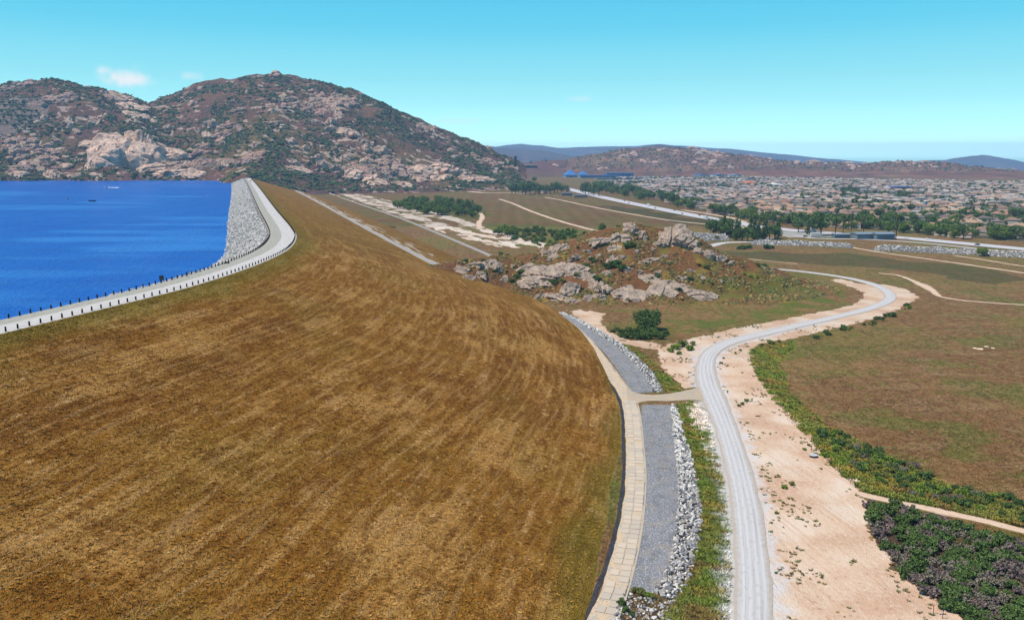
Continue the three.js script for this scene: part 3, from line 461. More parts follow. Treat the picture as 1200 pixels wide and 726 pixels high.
function ripStones(A, B, perM2, smin, smax, seed, hf = groundY) {
  const r = rng(seed), out = [];
  for (let j = 0; j < A.length - 1; j++) { const w = Math.hypot(B[j][0] - A[j][0], B[j][1] - A[j][1]), l = Math.hypot(A[j + 1][0] - A[j][0], A[j + 1][1] - A[j][1]); let n = w * l * perM2; n = Math.floor(n) + (r() < n % 1 ? 1 : 0);
    for (let k = 0; k < n; k++) { const t = r() * 1.06 - .03, u = r(), x = lerp(lerp(A[j][0], A[j + 1][0], u), lerp(B[j][0], B[j + 1][0], u), t), d = lerp(lerp(A[j][1], A[j + 1][1], u), lerp(B[j][1], B[j + 1][1], u), t), s = lerp(smin, smax, Math.pow(r(), 2.2)); out.push({ x, d, s, y: hf(x, d) + s * .25, a: r() * 6, b: r() * 6, c: r() * 6, q: .7 + r() * .5, e: .55 + r() * .4, m: (r() * 6) | 0, g: (r() * 5) | 0 }); } }
  return out;
}
function riprap(name, label, geos, stones, count) {
  const t = thing(name, label, 'riprap', 'strips of riprap stone along the gravel drain');
  geos.forEach(g => part('stone_bed', g, mBed, t));
  stones.sort((a, b) => b.s / b.d - a.s / a.d);
  stones.slice(0, count).forEach(s => { const m = part('stone', STONES[s.g], stoneMats[s.m], t); m.position.copy(V3(s.x, s.y, s.d)); m.rotation.set(s.a, s.b, s.c); m.scale.set(s.s, s.s * s.e, s.s * s.q); });
  const rest = stones.slice(count), r = rng(5);
  for (let g = 0; g < 5; g++) { const l = rest.filter(s => s.g === g); if (l.length) scatter('loose_stones', STONES[g], mStone, l.map(s => [mat4(s.x, s.y, s.d, s.s, s.s * s.e, s.s * s.q, s.a, s.b, s.c), stoneTone(r)]), null, t); }
  return t;
}
{
  const lowG = between(GR_R, RL_R, 1, 5, .04, .4), upG = between(GU_R, RU_R, 1.5, 3, .04, .4), botG = between(RB_L, RB_R, 1, 8, .045, .5);
  riprap('riprap', 'strip of grey riprap stone between gravel bed and green scrub', [lowG], ripStones(lowG.userData.A, lowG.userData.B, 4.6, .16, .62, 31), 300);
  riprap('riprap', 'thin line of pale riprap edging the upper gravel bed', [upG], ripStones(upG.userData.A, upG.userData.B, 2.6, .22, .62, 33), 150);
  riprap('riprap', 'patch of weedy riprap where the gravel bed ends', [botG], ripStones(botG.userData.A, botG.userData.B, 2.4, .15, .5, 35), 150);
}
// concrete path with slabs and the grey strip beside it
const PATH = [[9.7,116.1],[12.3,125.2],[15.0,131.4],[19.2,144.9],[24.5,166.7],[29.8,195.6],[33.0,220.5],[35.7,243.5],[36.9,257.8],[37.1,269.5],[36.1,286.9],[33.8,320.1],[29.8,365.3],[23.0,403.5],[16.4,425.7],[9.9,442.3]];
const tPath = colorTex(256, 1024, (u, v, o) => { put(o, S(218, 198, 172)); blend(o, S(196, 190, 180), sm(-.15, .2, n2(u * 3, v * 18) + .3 * n2(u * 20, v * 60)) * .8); blend(o, S(226, 200, 168), sm(.1, .4, n2(u * 4 + 9, v * 24)) * .7); blend(o, S(150, 132, 108), sm(.25, .5, n2(u * 14, v * 90)) * .4); }, true);
struct('concrete_path', ribbon(PATH, (t, s) => 4.6 + .5 * n2(s * .05, 2), .06, { rag: .35, cross: 5, step: 1.2, len: 60 }), std({ map: tPath, bumpMap: rep(T_BUMP, .3, 4), bumpScale: .05 }));
const offs = (p, o) => { const r = resample(p, 90); return r.map((q, i) => { const a = r[Math.max(0, i - 1)], b = r[Math.min(90, i + 1)], l = Math.hypot(b[0] - a[0], b[1] - a[1]); return [q[0] + (b[1] - a[1]) / l * o, q[1] - (b[0] - a[0]) / l * o]; }); };
struct('gutter', ribbon(offs(PATH, -2.85), .9, .10, { rag: .2, cross: 2, step: 1.2 }), std({ map: rep(tGravel, .05, 1), color: 0x77757a }));
struct('concrete_edge', ribbon(offs(PATH, 2.5), .35, .13, { cross: 1, step: 1.5 }), std({ color: col(S(196, 186, 172)) }));
{ // two columns of cracked slabs on the near run of the path
  const slabG = new THREE.BoxGeometry(1, .16, 1), holder = thing('slab_paving', 'two columns of cracked concrete slabs on the path below the grass', 'paving'), r = rng(91), mats = [[218, 202, 184], [212, 200, 184], [222, 206, 188], [206, 194, 180]].map(c => std({ color: col(S(...c)), bumpMap: bGravel, bumpScale: .02 }));
  const c = new THREE.CatmullRomCurve3(PATH.map(p => new THREE.Vector3(p[0], 0, p[1])), false, 'centripetal'); c.arcLengthDivisions = 800;
  const L = c.getLength(), seg = 2.3;
  for (let k = 0; (k + 1) * seg < L; k++) { const P = c.getPointAt((k + .5) * seg / L), T = c.getTangentAt((k + .5) * seg / L); if (P.z > 262 || P.z < 134) continue;
    for (const e of [-.85, 1.1]) { if (r() < .1) continue; const w = e < 0 ? 1.55 : 1.85, q = e + (r() - .5) * .12, x = P.x + T.z * q, d = P.z - T.x * q; const m = part('slab', slabG, mats[(r() * 4) | 0], holder); m.position.copy(V3(x, groundY(x, d) + .07 + r() * .03, d)); m.rotation.set((r() - .5) * .02, Math.atan2(T.x, T.z) * -1 + (r() - .5) * .06, (r() - .5) * .02, 'YXZ'); m.scale.set(w + .06, 1, seg * (.93 + r() * .04)); } }
}
{ const r = rng(92), l = [[], []]; for (const [A, B] of [[resample(GR_L, 120), resample(GR_R, 120)], [resample(GU_L, 120), resample(GU_R, 120)]]) for (let k = 0; k < 3000; k++) { const i = (r() * 120) | 0, t = .02 + r() * .96, x = lerp(A[i][0], B[i][0], t) + (r() - .5) * 1.6, d = lerp(A[i][1], B[i][1], t) + (r() - .5) * 2.2, s = .06 + r() * r() * .16, g = .22 + r() * .2; l[k & 1].push([mat4(x, groundY(x, d) + .06, d, s, s * .7, s, r() * 6, r() * 6, 0), [g, g * 1.02, g * 1.08]]); } l.forEach((q, i) => scatter('gravel', STONES[i], mStone, q, 'loose grey gravel on the drain bed')); }
const CROSSR = [[[38.3,276.9],[40.7,271.6],[45.1,269.0],[51.7,270.6],[58.2,274.7],[64.5,279.0]], [[35.6,250.5],[38.5,257.8],[42.8,261.6],[50.1,261.6],[56.6,263.0],[63.4,261.6]]];
struct('link_road', between(CROSSR[0], CROSSR[1], 1, 6, .14, .2, 14), std({ map: tPath, color: 0xeceef0 }));

const mMound = std({ map: tGravel, color: 0xc8c4c0 });
// ---------------------------------------------------------------- stone levees at the valley road
function levee(name, label, base, h, w, seed) {
  const t = thing(name, label, 'levee', 'long grey stone levees in the valley'), prof = (q) => h * Math.max(0, 1 - Math.abs(q) / (w / 2)) ** .75, c = resample(base, 60), r = rng(seed);
  const A = c.map((p, i) => { const a = c[Math.max(0, i - 1)], b = c[Math.min(60, i + 1)], l = Math.hypot(b[0] - a[0], b[1] - a[1]); return [p, [(b[1] - a[1]) / l, -(b[0] - a[0]) / l]]; }), pos = [], uv = [], idx = [], nc = 12;
  A.forEach(([p, n], j) => { const end = Math.min(1, Math.min(j, 60 - j) / 3 + .05); for (let i = 0; i <= nc; i++) { const q = (i / nc - .5) * w, x = p[0] + n[0] * q, d = p[1] + n[1] * q; pos.push(x, prof(q) * end * (1 + .3 * n2(x * .05, d * .05 + seed)) - .1, -d); uv.push(x / 20, d / 20); } });
  for (let j = 0; j < 60; j++) for (let i = 0; i < nc; i++) { const a = j * (nc + 1) + i, b = a + 1, e = a + nc + 1, f = e + 1; idx.push(a, b, f, a, f, e); }
  const g = new THREE.BufferGeometry(); g.setAttribute('position', new THREE.Float32BufferAttribute(pos, 3)); g.setAttribute('uv', new THREE.Float32BufferAttribute(uv, 2)); g.setIndex(idx); g.computeVertexNormals(); part('mound', g, mMound, t);
  const L = Math.hypot(base[0][0] - base.at(-1)[0], base[0][1] - base.at(-1)[1]), list = [[], [], [], [], []];
  for (let k = 0; k < L * w * .9; k++) { const j = 1 + r() * 57.9, i = Math.floor(j), f = j - i, p = [lerp(c[i][0], c[i + 1][0], f), lerp(c[i][1], c[i + 1][1], f)], n = A[i][1], q = (r() - .5) * w, x = p[0] + n[0] * q, d = p[1] + n[1] * q, s = .35 + r() * r() * .9; list[k % 5].push([mat4(x, prof(q) * (1 + .3 * n2(x * .05, d * .05 + seed)) * Math.min(1, Math.min(j, 60 - j) / 3), d, s, s * .7, s, r() * 6, r() * 6, 0), stoneTone(r).map(v => v * .8)]); }
  list.forEach((l, k) => scatter('stones', STONES[k], mStone, l, null, t));
}
levee('stone_levee', 'grey stone levee running past the dark pines and palms', [[214.0,762.8],[235.8,759.0],[263.6,751.4],[294.1,733.2]], 3.6, 13, 3);
levee('stone_levee', 'longer grey stone levee with a round bush on it', [[303.0,715.8],[325.8,705.8],[353.1,689.7],[379.2,674.3],[415.2,645.4]], 4.2, 13, 4);
levee('stone_levee', 'short grey gravel bank beside the leafy bushes and pines', [[164.8,799.0],[180.9,803.2],[203.7,807.5]], 6, 22, 5);
// riprap on the lake side of the dam
{
  const r = rng(77), lists = [[], [], [], [], []];
  for (let k = 0; k < 26000; k++) { const s = lerp(sAtD(240), S_END, Math.pow(r(), 1.35)), q = -HW - 1.5 - r() * 21, [x, d] = damPoint(s, q), z = (.22 + r() * r() * .7) * (1 + d / 2500); lists[k % 5].push([mat4(x, damProfile(q, s) + .12, d, z, z * .7, z * (.7 + r() * .5), r() * 6, r() * 6, r() * 6), stoneTone(r).map(v => v * .78)]); }
  lists.forEach((l, k) => scatter('riprap_stones', STONES[k], mStone, l, null, dam));
}

// ---------------------------------------------------------------- granite
function boxUV(g, k) { const p = g.attributes.position, n = g.attributes.normal, uv = new Float32Array(p.count * 2); for (let i = 0; i < p.count; i += 3) { let ax = 0, ay = 0, az = 0; for (let j = 0; j < 3; j++) { ax += n.getX(i + j); ay += n.getY(i + j); az += n.getZ(i + j); } ax = Math.abs(ax); ay = Math.abs(ay); az = Math.abs(az); for (let j = 0; j < 3; j++) { const x = p.getX(i + j), y = p.getY(i + j), z = p.getZ(i + j), q = (i + j) * 2; if (ay >= ax && ay >= az) { uv[q] = x / k; uv[q + 1] = z / k; } else if (ax >= az) { uv[q] = z / k; uv[q + 1] = y / k; } else { uv[q] = x / k; uv[q + 1] = y / k; } } } g.setAttribute('uv', new THREE.BufferAttribute(uv, 2)); return g; }
const tGranite = colorTex(1024, 1024, (u, v, o) => { const a = tileN(u, v, 5) + .6 * tileN(u, v, 13, 3), b = tileN(u, v, 40, 6) + .6 * tileN(u, v, 110, 8), st = tileN(u * 1, v, 22, 15); put(o, S(230, 206, 188, .84)); blend(o, S(190, 170, 156, .7), sm(0, .5, a) * .7); blend(o, S(240, 222, 206, .88), sm(0, .5, -a + .3 * b) * .7); blend(o, S(92, 84, 80), sm(.36, .66, b + .5 * st) * .6); blend(o, S(70, 66, 62), sm(.38, .55, tileN(u, v, 9, 21) + .4 * b) * .5); blend(o, S(178, 128, 96), sm(.3, .5, tileN(u, v, 7, 40) + .3 * b) * .45); }, true);
const bGranite = grayTex(512, 512, (u, v) => .5 + .35 * tileN(u, v, 14) + .3 * tileN(u, v, 40, 3) + .3 * tileN(u, v, 100, 7) - .5 * sm(.06, 0, Math.abs(tileN(u, v, 6, 11))));
const mGranite = std({ map: tGranite, bumpMap: bGranite, bumpScale: 1.4, roughness: .92 });
const mGraniteFar = std({ map: tGranite, bumpMap: bGranite, bumpScale: 3, roughness: .95, color: col([.98, .88, .84]) });
// a rounded, jointed block: planes cut off it, joints run across it
function graniteGeo(seed, rx, ry, rz, detail, uvk, rough = 1, joint = .3) {
  rx *= 1.22; ry *= 1.22; rz *= 1.22;
  const r = rng(seed), g = mergeVertices(new THREE.IcosahedronGeometry(1, detail).deleteAttribute('normal').deleteAttribute('uv')), p = g.attributes.position, cuts = [], joints = [], v = new THREE.Vector3(), q = new THREE.Vector3();
  for (let i = 0; i < 17; i++) { q.set(r() - .5, (r() - .45) * .9, r() - .5).normalize(); cuts.push([q.clone(), .5 + r() * .34]); }
  const jd = new THREE.Vector3(r() - .5, (r() - .5) * .5, r() - .5).normalize(), jd2 = new THREE.Vector3(-jd.z + .2 * r(), .5 * (r() - .5), jd.x).normalize();
  for (let i = 0; i < 3; i++) { joints.push([jd, (r() - .5) * 1.3, .05 + r() * .05]); if (i < 2) joints.push([jd2, (r() - .5) * 1.2, .04 + r() * .05]); }
  for (let i = 0; i < p.count; i++) {
    v.fromBufferAttribute(p, i);
    for (const [n, c] of cuts) { const k = v.dot(n); if (k > c) v.addScaledVector(n, (c - k) * .85); }
    const L = 1 + rough * (.22 * fbm3(v.x * 1.7 + seed, v.y * 1.7, v.z * 1.7, 3) + .1 * n3(v.x * 5, v.y * 5 + seed, v.z * 5) + .06 * n3(v.x * 11, v.y * 11, v.z * 11 + seed));
    let cut = 0; const wob = .08 * n3(v.x * 3 + 5, v.y * 3, v.z * 3 + seed);
    for (const [n, c, w] of joints) { const k = Math.abs(v.dot(n) - c + wob) / w; if (k < 1) cut = Math.max(cut, (1 - k) * joint); }
    v.multiplyScalar(L - cut); p.setXYZ(i, v.x * rx, v.y * ry, v.z * rz);
  }
  return boxUV(toCreasedNormals(g, .55), uvk);
}
const slopeN = (f, x, d, e) => new THREE.Vector3(-(f(x + e, d) - f(x - e, d)) / (2 * e), 1, (f(x, d + e) - f(x, d - e)) / (2 * e)).normalize();
// outcrops on the knoll: [half width, half height, lean] in metres beside each foot point
function outcrops(name, feet, sizes, f, mat, seed, label, group, o = {}) {
  feet.forEach((p, i) => {
    const [w, h] = sizes[i], r = rng(seed + i * 13), flat = o.flat || 0, g = graniteGeo(seed + i, w, Math.max(h, w * .3) * (flat ? .55 : 1), w * (.65 + r() * .3), o.detail || 14, o.uvk || 9, o.rough || 1, o.joint);
    const m = solid(name, g, mat, label, 'rock', group);
    m.position.copy(V3(p[0], p[1] - h * (o.sink || .15), p[2] + w * .35));
    const n = slopeN(f, p[0], p[2], o.e || 5), up = new THREE.Vector3(0, 1, 0).lerp(n, flat ? .95 : .5).normalize();
    m.quaternion.setFromUnitVectors(new THREE.Vector3(0, 1, 0), up).multiply(new THREE.Quaternion().setFromAxisAngle(new THREE.Vector3(0, 1, 0), (r() - .5) * 1.0));
  });
}
const kY = (x, d) => groundY(x, d);
const px = (k, a) => a.map(q => [q[0] * k, q[1] * k]);
outcrops('granite_outcrop', [[-29,12.7,479.4],[-21.5,15,485.1],[-12.8,14.5,488.4],[-17.8,10.8,476.1],[-23.8,10.6,463.3],[-8.8,12.8,486.1],[-4.8,7.5,478.6]], px(.5, [[12, 7], [10, 6], [15, 10], [9, 7], [7, 5], [6, 7], [7, 6]]), kY, mGranite, 100, 'dark-sided granite outcrop where the dam bench road meets the knoll', 'outcrops at the end of the bench road');
outcrops('granite_outcrop', [[28.1,22.7,499.6],[21.6,19.7,499.2],[18.7,20.9,502.3],[23.8,18,492.7],[37.2,19.6,487.1],[44.1,21.9,493.6],[45.5,18.6,487.1]], px(.5, [[14, 9], [10, 7], [6, 5], [9, 6], [8, 7], [6, 4], [6, 5]]), kY, mGranite, 140, 'granite boulder on the upper shoulder of the knoll towards the dam', 'boulders on the upper shoulder of the knoll');
outcrops('granite_slab', [[19.1,8,471.9],[29.7,11.8,475.3],[11.3,6.5,465.9],[7.9,12,488.9],[37.9,10.7,469.7]], px(.49, [[30, 17], [26, 13], [17, 11], [14, 8], [14, 10]]), kY, mGranite, 180, 'broad pale granite slab low on the face of the knoll', 'broad pale slabs of the great outcrop', { flat: 1, detail: 17, sink: -.15 });
outcrops('granite_outcrop', [[30.1,4.1,450.6],[46.9,6.3,454.3],[44.1,10.3,465.3],[22.8,2,449.3],[40.5,2.4,444.1],[14.7,1.9,452.7],[47.5,3,446.3],[32.3,1.5,441.8],[53.1,12.5,470.4]], px(.48, [[19, 14], [15, 15], [12, 9], [15, 8], [8, 5], [8, 5], [9, 6], [10, 5], [8, 6]]), kY, mGranite, 220, 'jointed granite block at the shaded foot of the pale slabs', 'jointed blocks at the foot of the great outcrop', { detail: 16 });
outcrops('granite_outcrop', [[63.1,28.7,500.2],[71.5,32.3,510.7],[77.7,28.5,507.5],[50,27.3,499.2],[58.5,24.2,494.7]], px(.52, [[17, 9], [13, 10], [10, 10], [15, 7], [12, 6]]), kY, mGranite, 260, 'rough grey granite outcrop along the top of the knoll', 'outcrops along the top of the knoll', { detail: 16 });
outcrops('granite_outcrop', [[95.4,27.3,504.1],[103,24.3,498.4]], px(.52, [[20, 15], [17, 14]]), kY, mGranite, 300, 'massive dome of granite with a dark overhang on the knoll crest', 'massive domes on the knoll crest', { detail: 22, sink: -.1 });
outcrops('granite_outcrop', [[107.7,22,492.4],[115.1,19.1,491.4],[122,16.9,493.2],[127.5,14.5,492.9],[87.3,25.4,497.5]], px(.52, [[12, 7], [16, 8], [8, 7], [5, 7], [8, 8]]), kY, mGranite, 320, 'dark granite boulder on the ridge descending from the massive dome', 'boulders on the descending ridge');
outcrops('granite_slab', [[65.5,3.1,445.9],[78.6,4.9,451.7],[61.7,4.8,455.3],[76.9,9.9,461.7],[98.2,3.2,450.8],[94.5,5.8,458],[94.1,9.8,465.9],[105.5,2.2,448.5]], px(.47, [[23, 11], [22, 11], [14, 8], [15, 7], [22, 11], [14, 8], [10, 6], [12, 8]]), kY, mGranite, 360, 'flat grey granite slab lying flush with the knoll slope above the meadow', 'flat slabs flush with the knoll slope', { flat: 1, detail: 18, sink: -.12, rough: .6 });
outcrops('granite_boulder', [[58.4,18.5,484.3],[74.5,17.8,477.5],[80.3,18.9,481.1],[63.3,19.9,484.8],[64.6,14.3,471.5],[70.9,13.2,469.1],[80.7,13.2,468.4],[115.4,9,464.5],[154.3,9.8,502],[149,11.8,501.7],[121.9,9.5,468.2],[0,13.7,495.1],[88,20.6,486.9],[43.3,14.5,477.4],[71.6,22.4,488.8],[81.5,24,492.3],[100.3,13.4,474.2],[104.8,11,467.7],[49.1,20.4,489.3],[33.2,17.8,485.6]], px(.48, [[12, 6], [9, 5], [8, 4], [8, 4], [8, 5], [8, 4], [7, 4], [4, 2.5], [4, 2.5], [4, 2], [4, 2], [4, 3], [5, 3], [6, 4], [6, 4], [5, 3], [6, 3], [7, 3], [5, 3], [5, 4]]), kY, mGranite, 420, 'small granite boulder half buried in the brown grass of the knoll', 'small boulders scattered over the knoll', { detail: 8 });
outcrops('pale_rock', [[189.1,0,336.3],[187.9,0,337.9],[194.4,0.1,340.9],[195.4,0.1,337.8]], px(.3, [[5, 2.2], [4, 2], [4, 1.6], [3, 1.2]]), kY, std({ map: tGranite, color: col([1, 1, 1]) }), 470, 'low pale rock lying in the open brown field', 'pale rocks in the brown field', { detail: 6, flat: 1 });

// outcrops on the mountain by the lake
const mY = (x, d) => mountY(x, d) - 2;
outcrops('granite_dome', [[-865,70.4,1917.4],[-887.5,66.9,1876.4],[-859.2,81.8,1984.5],[-914.4,100.8,1972.2]], px(2.0, [[46, 36], [26, 20], [22, 30], [22, 16]]), mY, mGraniteFar, 500, 'great pale granite dome above the lake shore', 'pale domes above the lake shore', { detail: 20, uvk: 60, e: 30, sink: .1, joint: .1, rough: .7 });
outcrops('granite_slab', [[-1054.3,232.4,2366.1],[-1007.4,210.7,2302.9],[-968.9,185.3,2230.9],[-1101.3,254.4,2422],[-5286.6,0,12359.7]], px(2.3, [[16, 11], [18, 8], [14, 6], [10, 6], [10, 9]]), mY, mGraniteFar, 520, 'layered granite slab high on the shoulder beside the saddle', 'layered slabs beside the saddle', { flat: 1, detail: 14, uvk: 60, e: 30, sink: 0 });
outcrops('granite_outcrop', [[-1053,91.4,1990.8],[-1151.6,168.8,2143.2],[-1155.1,159.7,2121.4],[-1051.4,161.9,2177],[-1082,147.7,2126.2],[-927.8,166.9,2249.3],[-877.7,150.9,2219.9],[-1081.8,61.1,1918.3],[-993.2,38,1861.3],[-987.2,107.1,2011],[-785.2,81.7,1970.3],[-791.6,51.9,1910.2],[-735.3,43.4,1861.4],[-734.2,61,1934.4],[-694.4,39.8,1859.4],[-1042.4,40.6,1819.3],[-994.3,57.4,1920.3],[-941.3,39.7,1868.2],[-883.1,40.5,1824.3]], px(2.0, [[14, 7], [6, 8], [5, 4], [8, 6], [5, 5], [8, 6], [6, 6], [12, 5], [12, 6], [14, 6], [24, 9], [18, 9], [22, 7], [10, 6], [18, 6], [10, 5], [9, 5], [10, 4], [8, 4]]), mY, mGraniteFar, 540, 'pale granite outcrop on the lower lake-side slope of the mountain', 'outcrops on the lake-side slope', { detail: 13, uvk: 50, e: 30, rough: .7, joint: .18 });
outcrops('granite_outcrop', [[-861.4,218.5,2358.6],[-755.3,156.3,2193.6],[-749.1,127.2,2122.6],[-788.7,141.2,2182.7],[-636,59.3,1908.3],[-458.5,179.5,2290.2],[-467.5,167.2,2255.9],[-429.7,137.7,2204.2],[-407.8,133.4,2201.7],[-464.6,146.5,2217.9],[-360.1,96.7,2142.5],[-331.1,90.6,2158.1],[-494.4,96.1,2078.8],[-537.7,116.4,2091.9],[-621.4,195.3,2259.5],[-570.5,148.8,2159],[-515.4,169.2,2253.6],[-594.3,105.3,2017.3]], px(2.3, [[8, 5], [9, 8], [7, 6], [6, 5], [6, 4], [9, 9], [7, 6], [12, 8], [14, 9], [8, 6], [7, 6], [9, 8], [6, 6], [6, 5], [5, 4], [5, 4], [6, 5], [6, 4]]), mY, mGraniteFar, 570, 'granite outcrop high on the brushy face of the main peak', 'outcrops on the face of the main peak', { detail: 11, uvk: 50, e: 30 });
outcrops('granite_outcrop', [[-484.1,49.7,1931],[-433.6,56.6,1998.6],[-404.1,50.8,1997.6],[-369.8,39.4,1980.9],[-307,20.9,1951.4],[-253.7,15.5,1971.6],[-207,41.4,2096.6],[-170,48.8,2153],[-125.7,36.8,2121.4],[-83.7,24.5,2115.2],[-247.5,45.5,2089.8],[-172.1,27.6,2072.9],[-274.4,51.8,2076],[-325.9,29.9,1974.3],[-462.6,76,2051.9],[-352.7,66,2057],[-508.1,68.3,1991.3],[-114,27,2096.9],[-54.8,20,2129.6],[-220.1,24.8,2023.1],[-395.2,74,2058.3],[-297.3,40.4,2033.8]], px(2.2, [[14, 5], [10, 8], [12, 8], [14, 6], [16, 5], [16, 3], [18, 9], [16, 9], [14, 8], [13, 5], [10, 6], [14, 6], [8, 5], [12, 5], [7, 6], [10, 6], [8, 4], [12, 5], [8, 3], [10, 5], [8, 6], [9, 5]]), mY, mGraniteFar, 600, 'jumbled granite outcrop along the valley foot of the mountain', 'outcrops along the valley foot of the mountain', { detail: 11, uvk: 50, e: 30 });
{ // low scrub over the knoll
  const r = rng(630), l = [[], []], cs = [[.12, .075, .03], [.07, .085, .03], [.05, .06, .028], [.2, .15, .06]]; for (let k = 0; k < 26000; k++) { const x = -70 + r() * 270, d = 425 + r() * 130, h = knollY(x, d); if (h < .8 || damY(x, d) > h || fbm(x * .07, d * .07, 3) + .1 * r() < .02) continue; const s = .25 + r() * r() * .7, c = .8 + r() * .6, q = cs[(r() * 4) | 0]; l[k & 1].push([mat4(x, h + plainY(x, d), d, s * 1.4, s, s * 1.4, 0, r() * 6, 0), q.map(v => v * c)]); }
  l.forEach((q, i) => scatter('knoll_scrub', STONES[i], std({ color: 0xffffff }), q, 'low dry scrub over the knoll'));
}
{ // boulders and brush over the mountain
  const r = rng(640), gs = [0, 1, 2, 3].map(i => graniteGeo(650 + i, 1, .75, .9, 4, .8)), base = gs.map((g, i) => { const m = solid('mountain_boulder', g, mGraniteFar, 'pale granite boulder on the brushy slope of the mountain', 'rock', 'boulders on the mountain'); m.userData.base = 'mountain_boulder'; return m; });
  const small = [[], [], [], []], brush = [[], []]; let n = 0;
  const inFrame = (x, d) => Math.abs(x) < d * .66;
  for (let k = 0; k < 90000; k++) {
    const x = -1900 + r() * 1920, d = 1660 + r() * 950; const h = mountY(x, d); if (h < WATERY + 1 && x < -520 || h < 5 || !inFrame(x, d)) continue;
    const rocky = fbm(x * .005 + 3, d * .007, 2) * 1.4 + .4 * fbm(x * .03, d * .03, 2), s0 = r();
    if (rocky > .35 && s0 < .42) { const s = 2 + Math.pow(r(), 2.6) * 11; if (s > 5.5 && n < 220) { const m = n < 4 ? base[n] : copyOf(base[n % 4]); m.position.copy(V3(x, h - 2 + s * .15, d)); m.rotation.set(r() * .5, r() * 6, r() * .5); m.scale.set(s * 1.2, s, s); n++; } else small[k & 3].push([mat4(x, h - 1.6, d, s * 1.2, s * .9, s, r() * .5, r() * 6, r() * .5), [.9 + r() * .2, .86 + r() * .2, .88 + r() * .2]]); }
    else if (fbm(x * .007 + 60, d * .007, 3) + .4 * n2(x * .05, d * .05) > -.04 && s0 < .55) { const s = 1.2 + r() * r() * 3.2, c = .7 + r() * .7; brush[k & 1].push([mat4(x, h - 2 + s * .3, d, s * 1.3, s, s * 1.3, 0, r() * 6, 0), [.055 * c, .08 * c, .03 * c]]); }
  }
  small.forEach((l, i) => scatter('small_boulders', gs[i], mGraniteFar, l, 'small pale boulders strewn over the mountain'));
  const bg = [0, 1].map(i => { const rr = rng(700 + i), gsz = []; for (let j = 0; j < 5; j++) { const a = stoneGeo(710 + i * 10 + j, 0); a.scale(.5 + rr() * .4, .4 + rr() * .4, .5 + rr() * .4); a.translate((rr() - .5) * 1.2, rr() * .5, (rr() - .5) * 1.2); gsz.push(a); } return mergeGeometries(gsz); });
  brush.forEach((l, i) => scatter('mountain_brush', bg[i], std({ color: 0xffffff }), l, 'dark green brush over the mountain'));
}
{ // stones and brush on the hills across the valley
  const r = rng(660), rocks = [], brush = [], gR = graniteGeo(655, 1, .75, .9, 3, .8);
  for (let k = 0; k < 30000; k++) { const x = 150 + r() * 2700, d = 2900 + r() * 1400, h = hillsRight(x, d); if (h < 26 || Math.abs(x) > d * .66) continue; const a = fbm(x * .006 + 9, d * .006, 3); if (a + h / 600 > .22 && r() < .2) { const s = 2 + r() ** 3 * 13; rocks.push([mat4(x, h - 2.5, d, s * 1.3, s, s, r() * .5, r() * 6, 0), [.85 + r() * .2, .82 + r() * .2, .84 + r() * .2]]); } else if (r() < .3) { const s = 2.5 + r() * r() * 5, c = .7 + r() * .6; brush.push([mat4(x, h - 2.5, d, s * 1.3, s, s, 0, r() * 6, 0), [.065 * c, .07 * c, .035 * c]]); } }
  scatter('hill_stones', gR, mGraniteFar, rocks, 'pale stones on the hills across the valley'); scatter('hill_brush', STONES[0], std({ color: 0xffffff }), brush, 'dark brush on the hills across the valley');
}

// ---------------------------------------------------------------- trees, shrubs, grass
const leafMat = (r, g, b, k = .95) => new THREE.MeshPhysicalMaterial({ color: col(S(r, g, b, k)), roughness: .9, vertexColors: true, specularIntensity: .3 });
const ML = { green: leafMat(92, 112, 50), dark: leafMat(76, 98, 52), grey: leafMat(116, 112, 100), purple: leafMat(112, 100, 98), bright: leafMat(112, 134, 54), olive: leafMat(104, 108, 56), palm: leafMat(78, 92, 50) };
const mBark = std({ color: col(S(96, 80, 66, .6)) }), mPalmBark = std({ color: col(S(84, 66, 56, .6)) });
// leaf clumps through the volume of several lobes
function crownGeo(seed, n, lobes, leaf) {
  const r = rng(seed), pos = [], cl = [], v = new THREE.Vector3(), a = new THREE.Vector3(), b = new THREE.Vector3();
  const tot = lobes.reduce((s, l) => s + l[3] * l[3], 0);
  for (const [lx, ly, lz, lr, sy = .8] of lobes) {
    const m = Math.round(n * lr * lr / tot), lt = .85 + r() * .3;
    for (let i = 0; i < m; i++) {
      v.set(r() * 2 - 1, r() * 2 - 1, r() * 2 - 1); if (v.length() > 1) { i--; continue; } v.normalize().multiplyScalar(lr * (.55 + .5 * Math.sqrt(r())) * (1 + .25 * n3(v.x * 2.3 + seed, v.y * 2.3, v.z * 2.3))); v.y *= sy;
      const s = leaf * (.6 + r() * .8); a.set(r() - .5, r() - .5, r() - .5).normalize(); b.set(r() - .5, r() - .5, r() - .5).normalize().cross(a).normalize(); const c = lt * (.75 + r() * .5), x = lx + v.x, y = ly + v.y, z = lz + v.z;
      pos.push(x - a.x * s, y - a.y * s, z - a.z * s, x + a.x * s * .8 + b.x * s * .5, y + a.y * s * .8 + b.y * s * .5, z + a.z * s * .8 + b.z * s * .5, x + a.x * s * .3 - b.x * s * .9, y + a.y * s * .3 - b.y * s * .9, z + a.z * s * .3 - b.z * s * .9); for (let k = 0; k < 3; k++) cl.push(c, c, c);
    }
  }
  const g = new THREE.BufferGeometry(); g.setAttribute('position', new THREE.Float32BufferAttribute(pos, 3)); g.setAttribute('color', new THREE.Float32BufferAttribute(cl, 3)); g.computeVertexNormals(); return g;
}
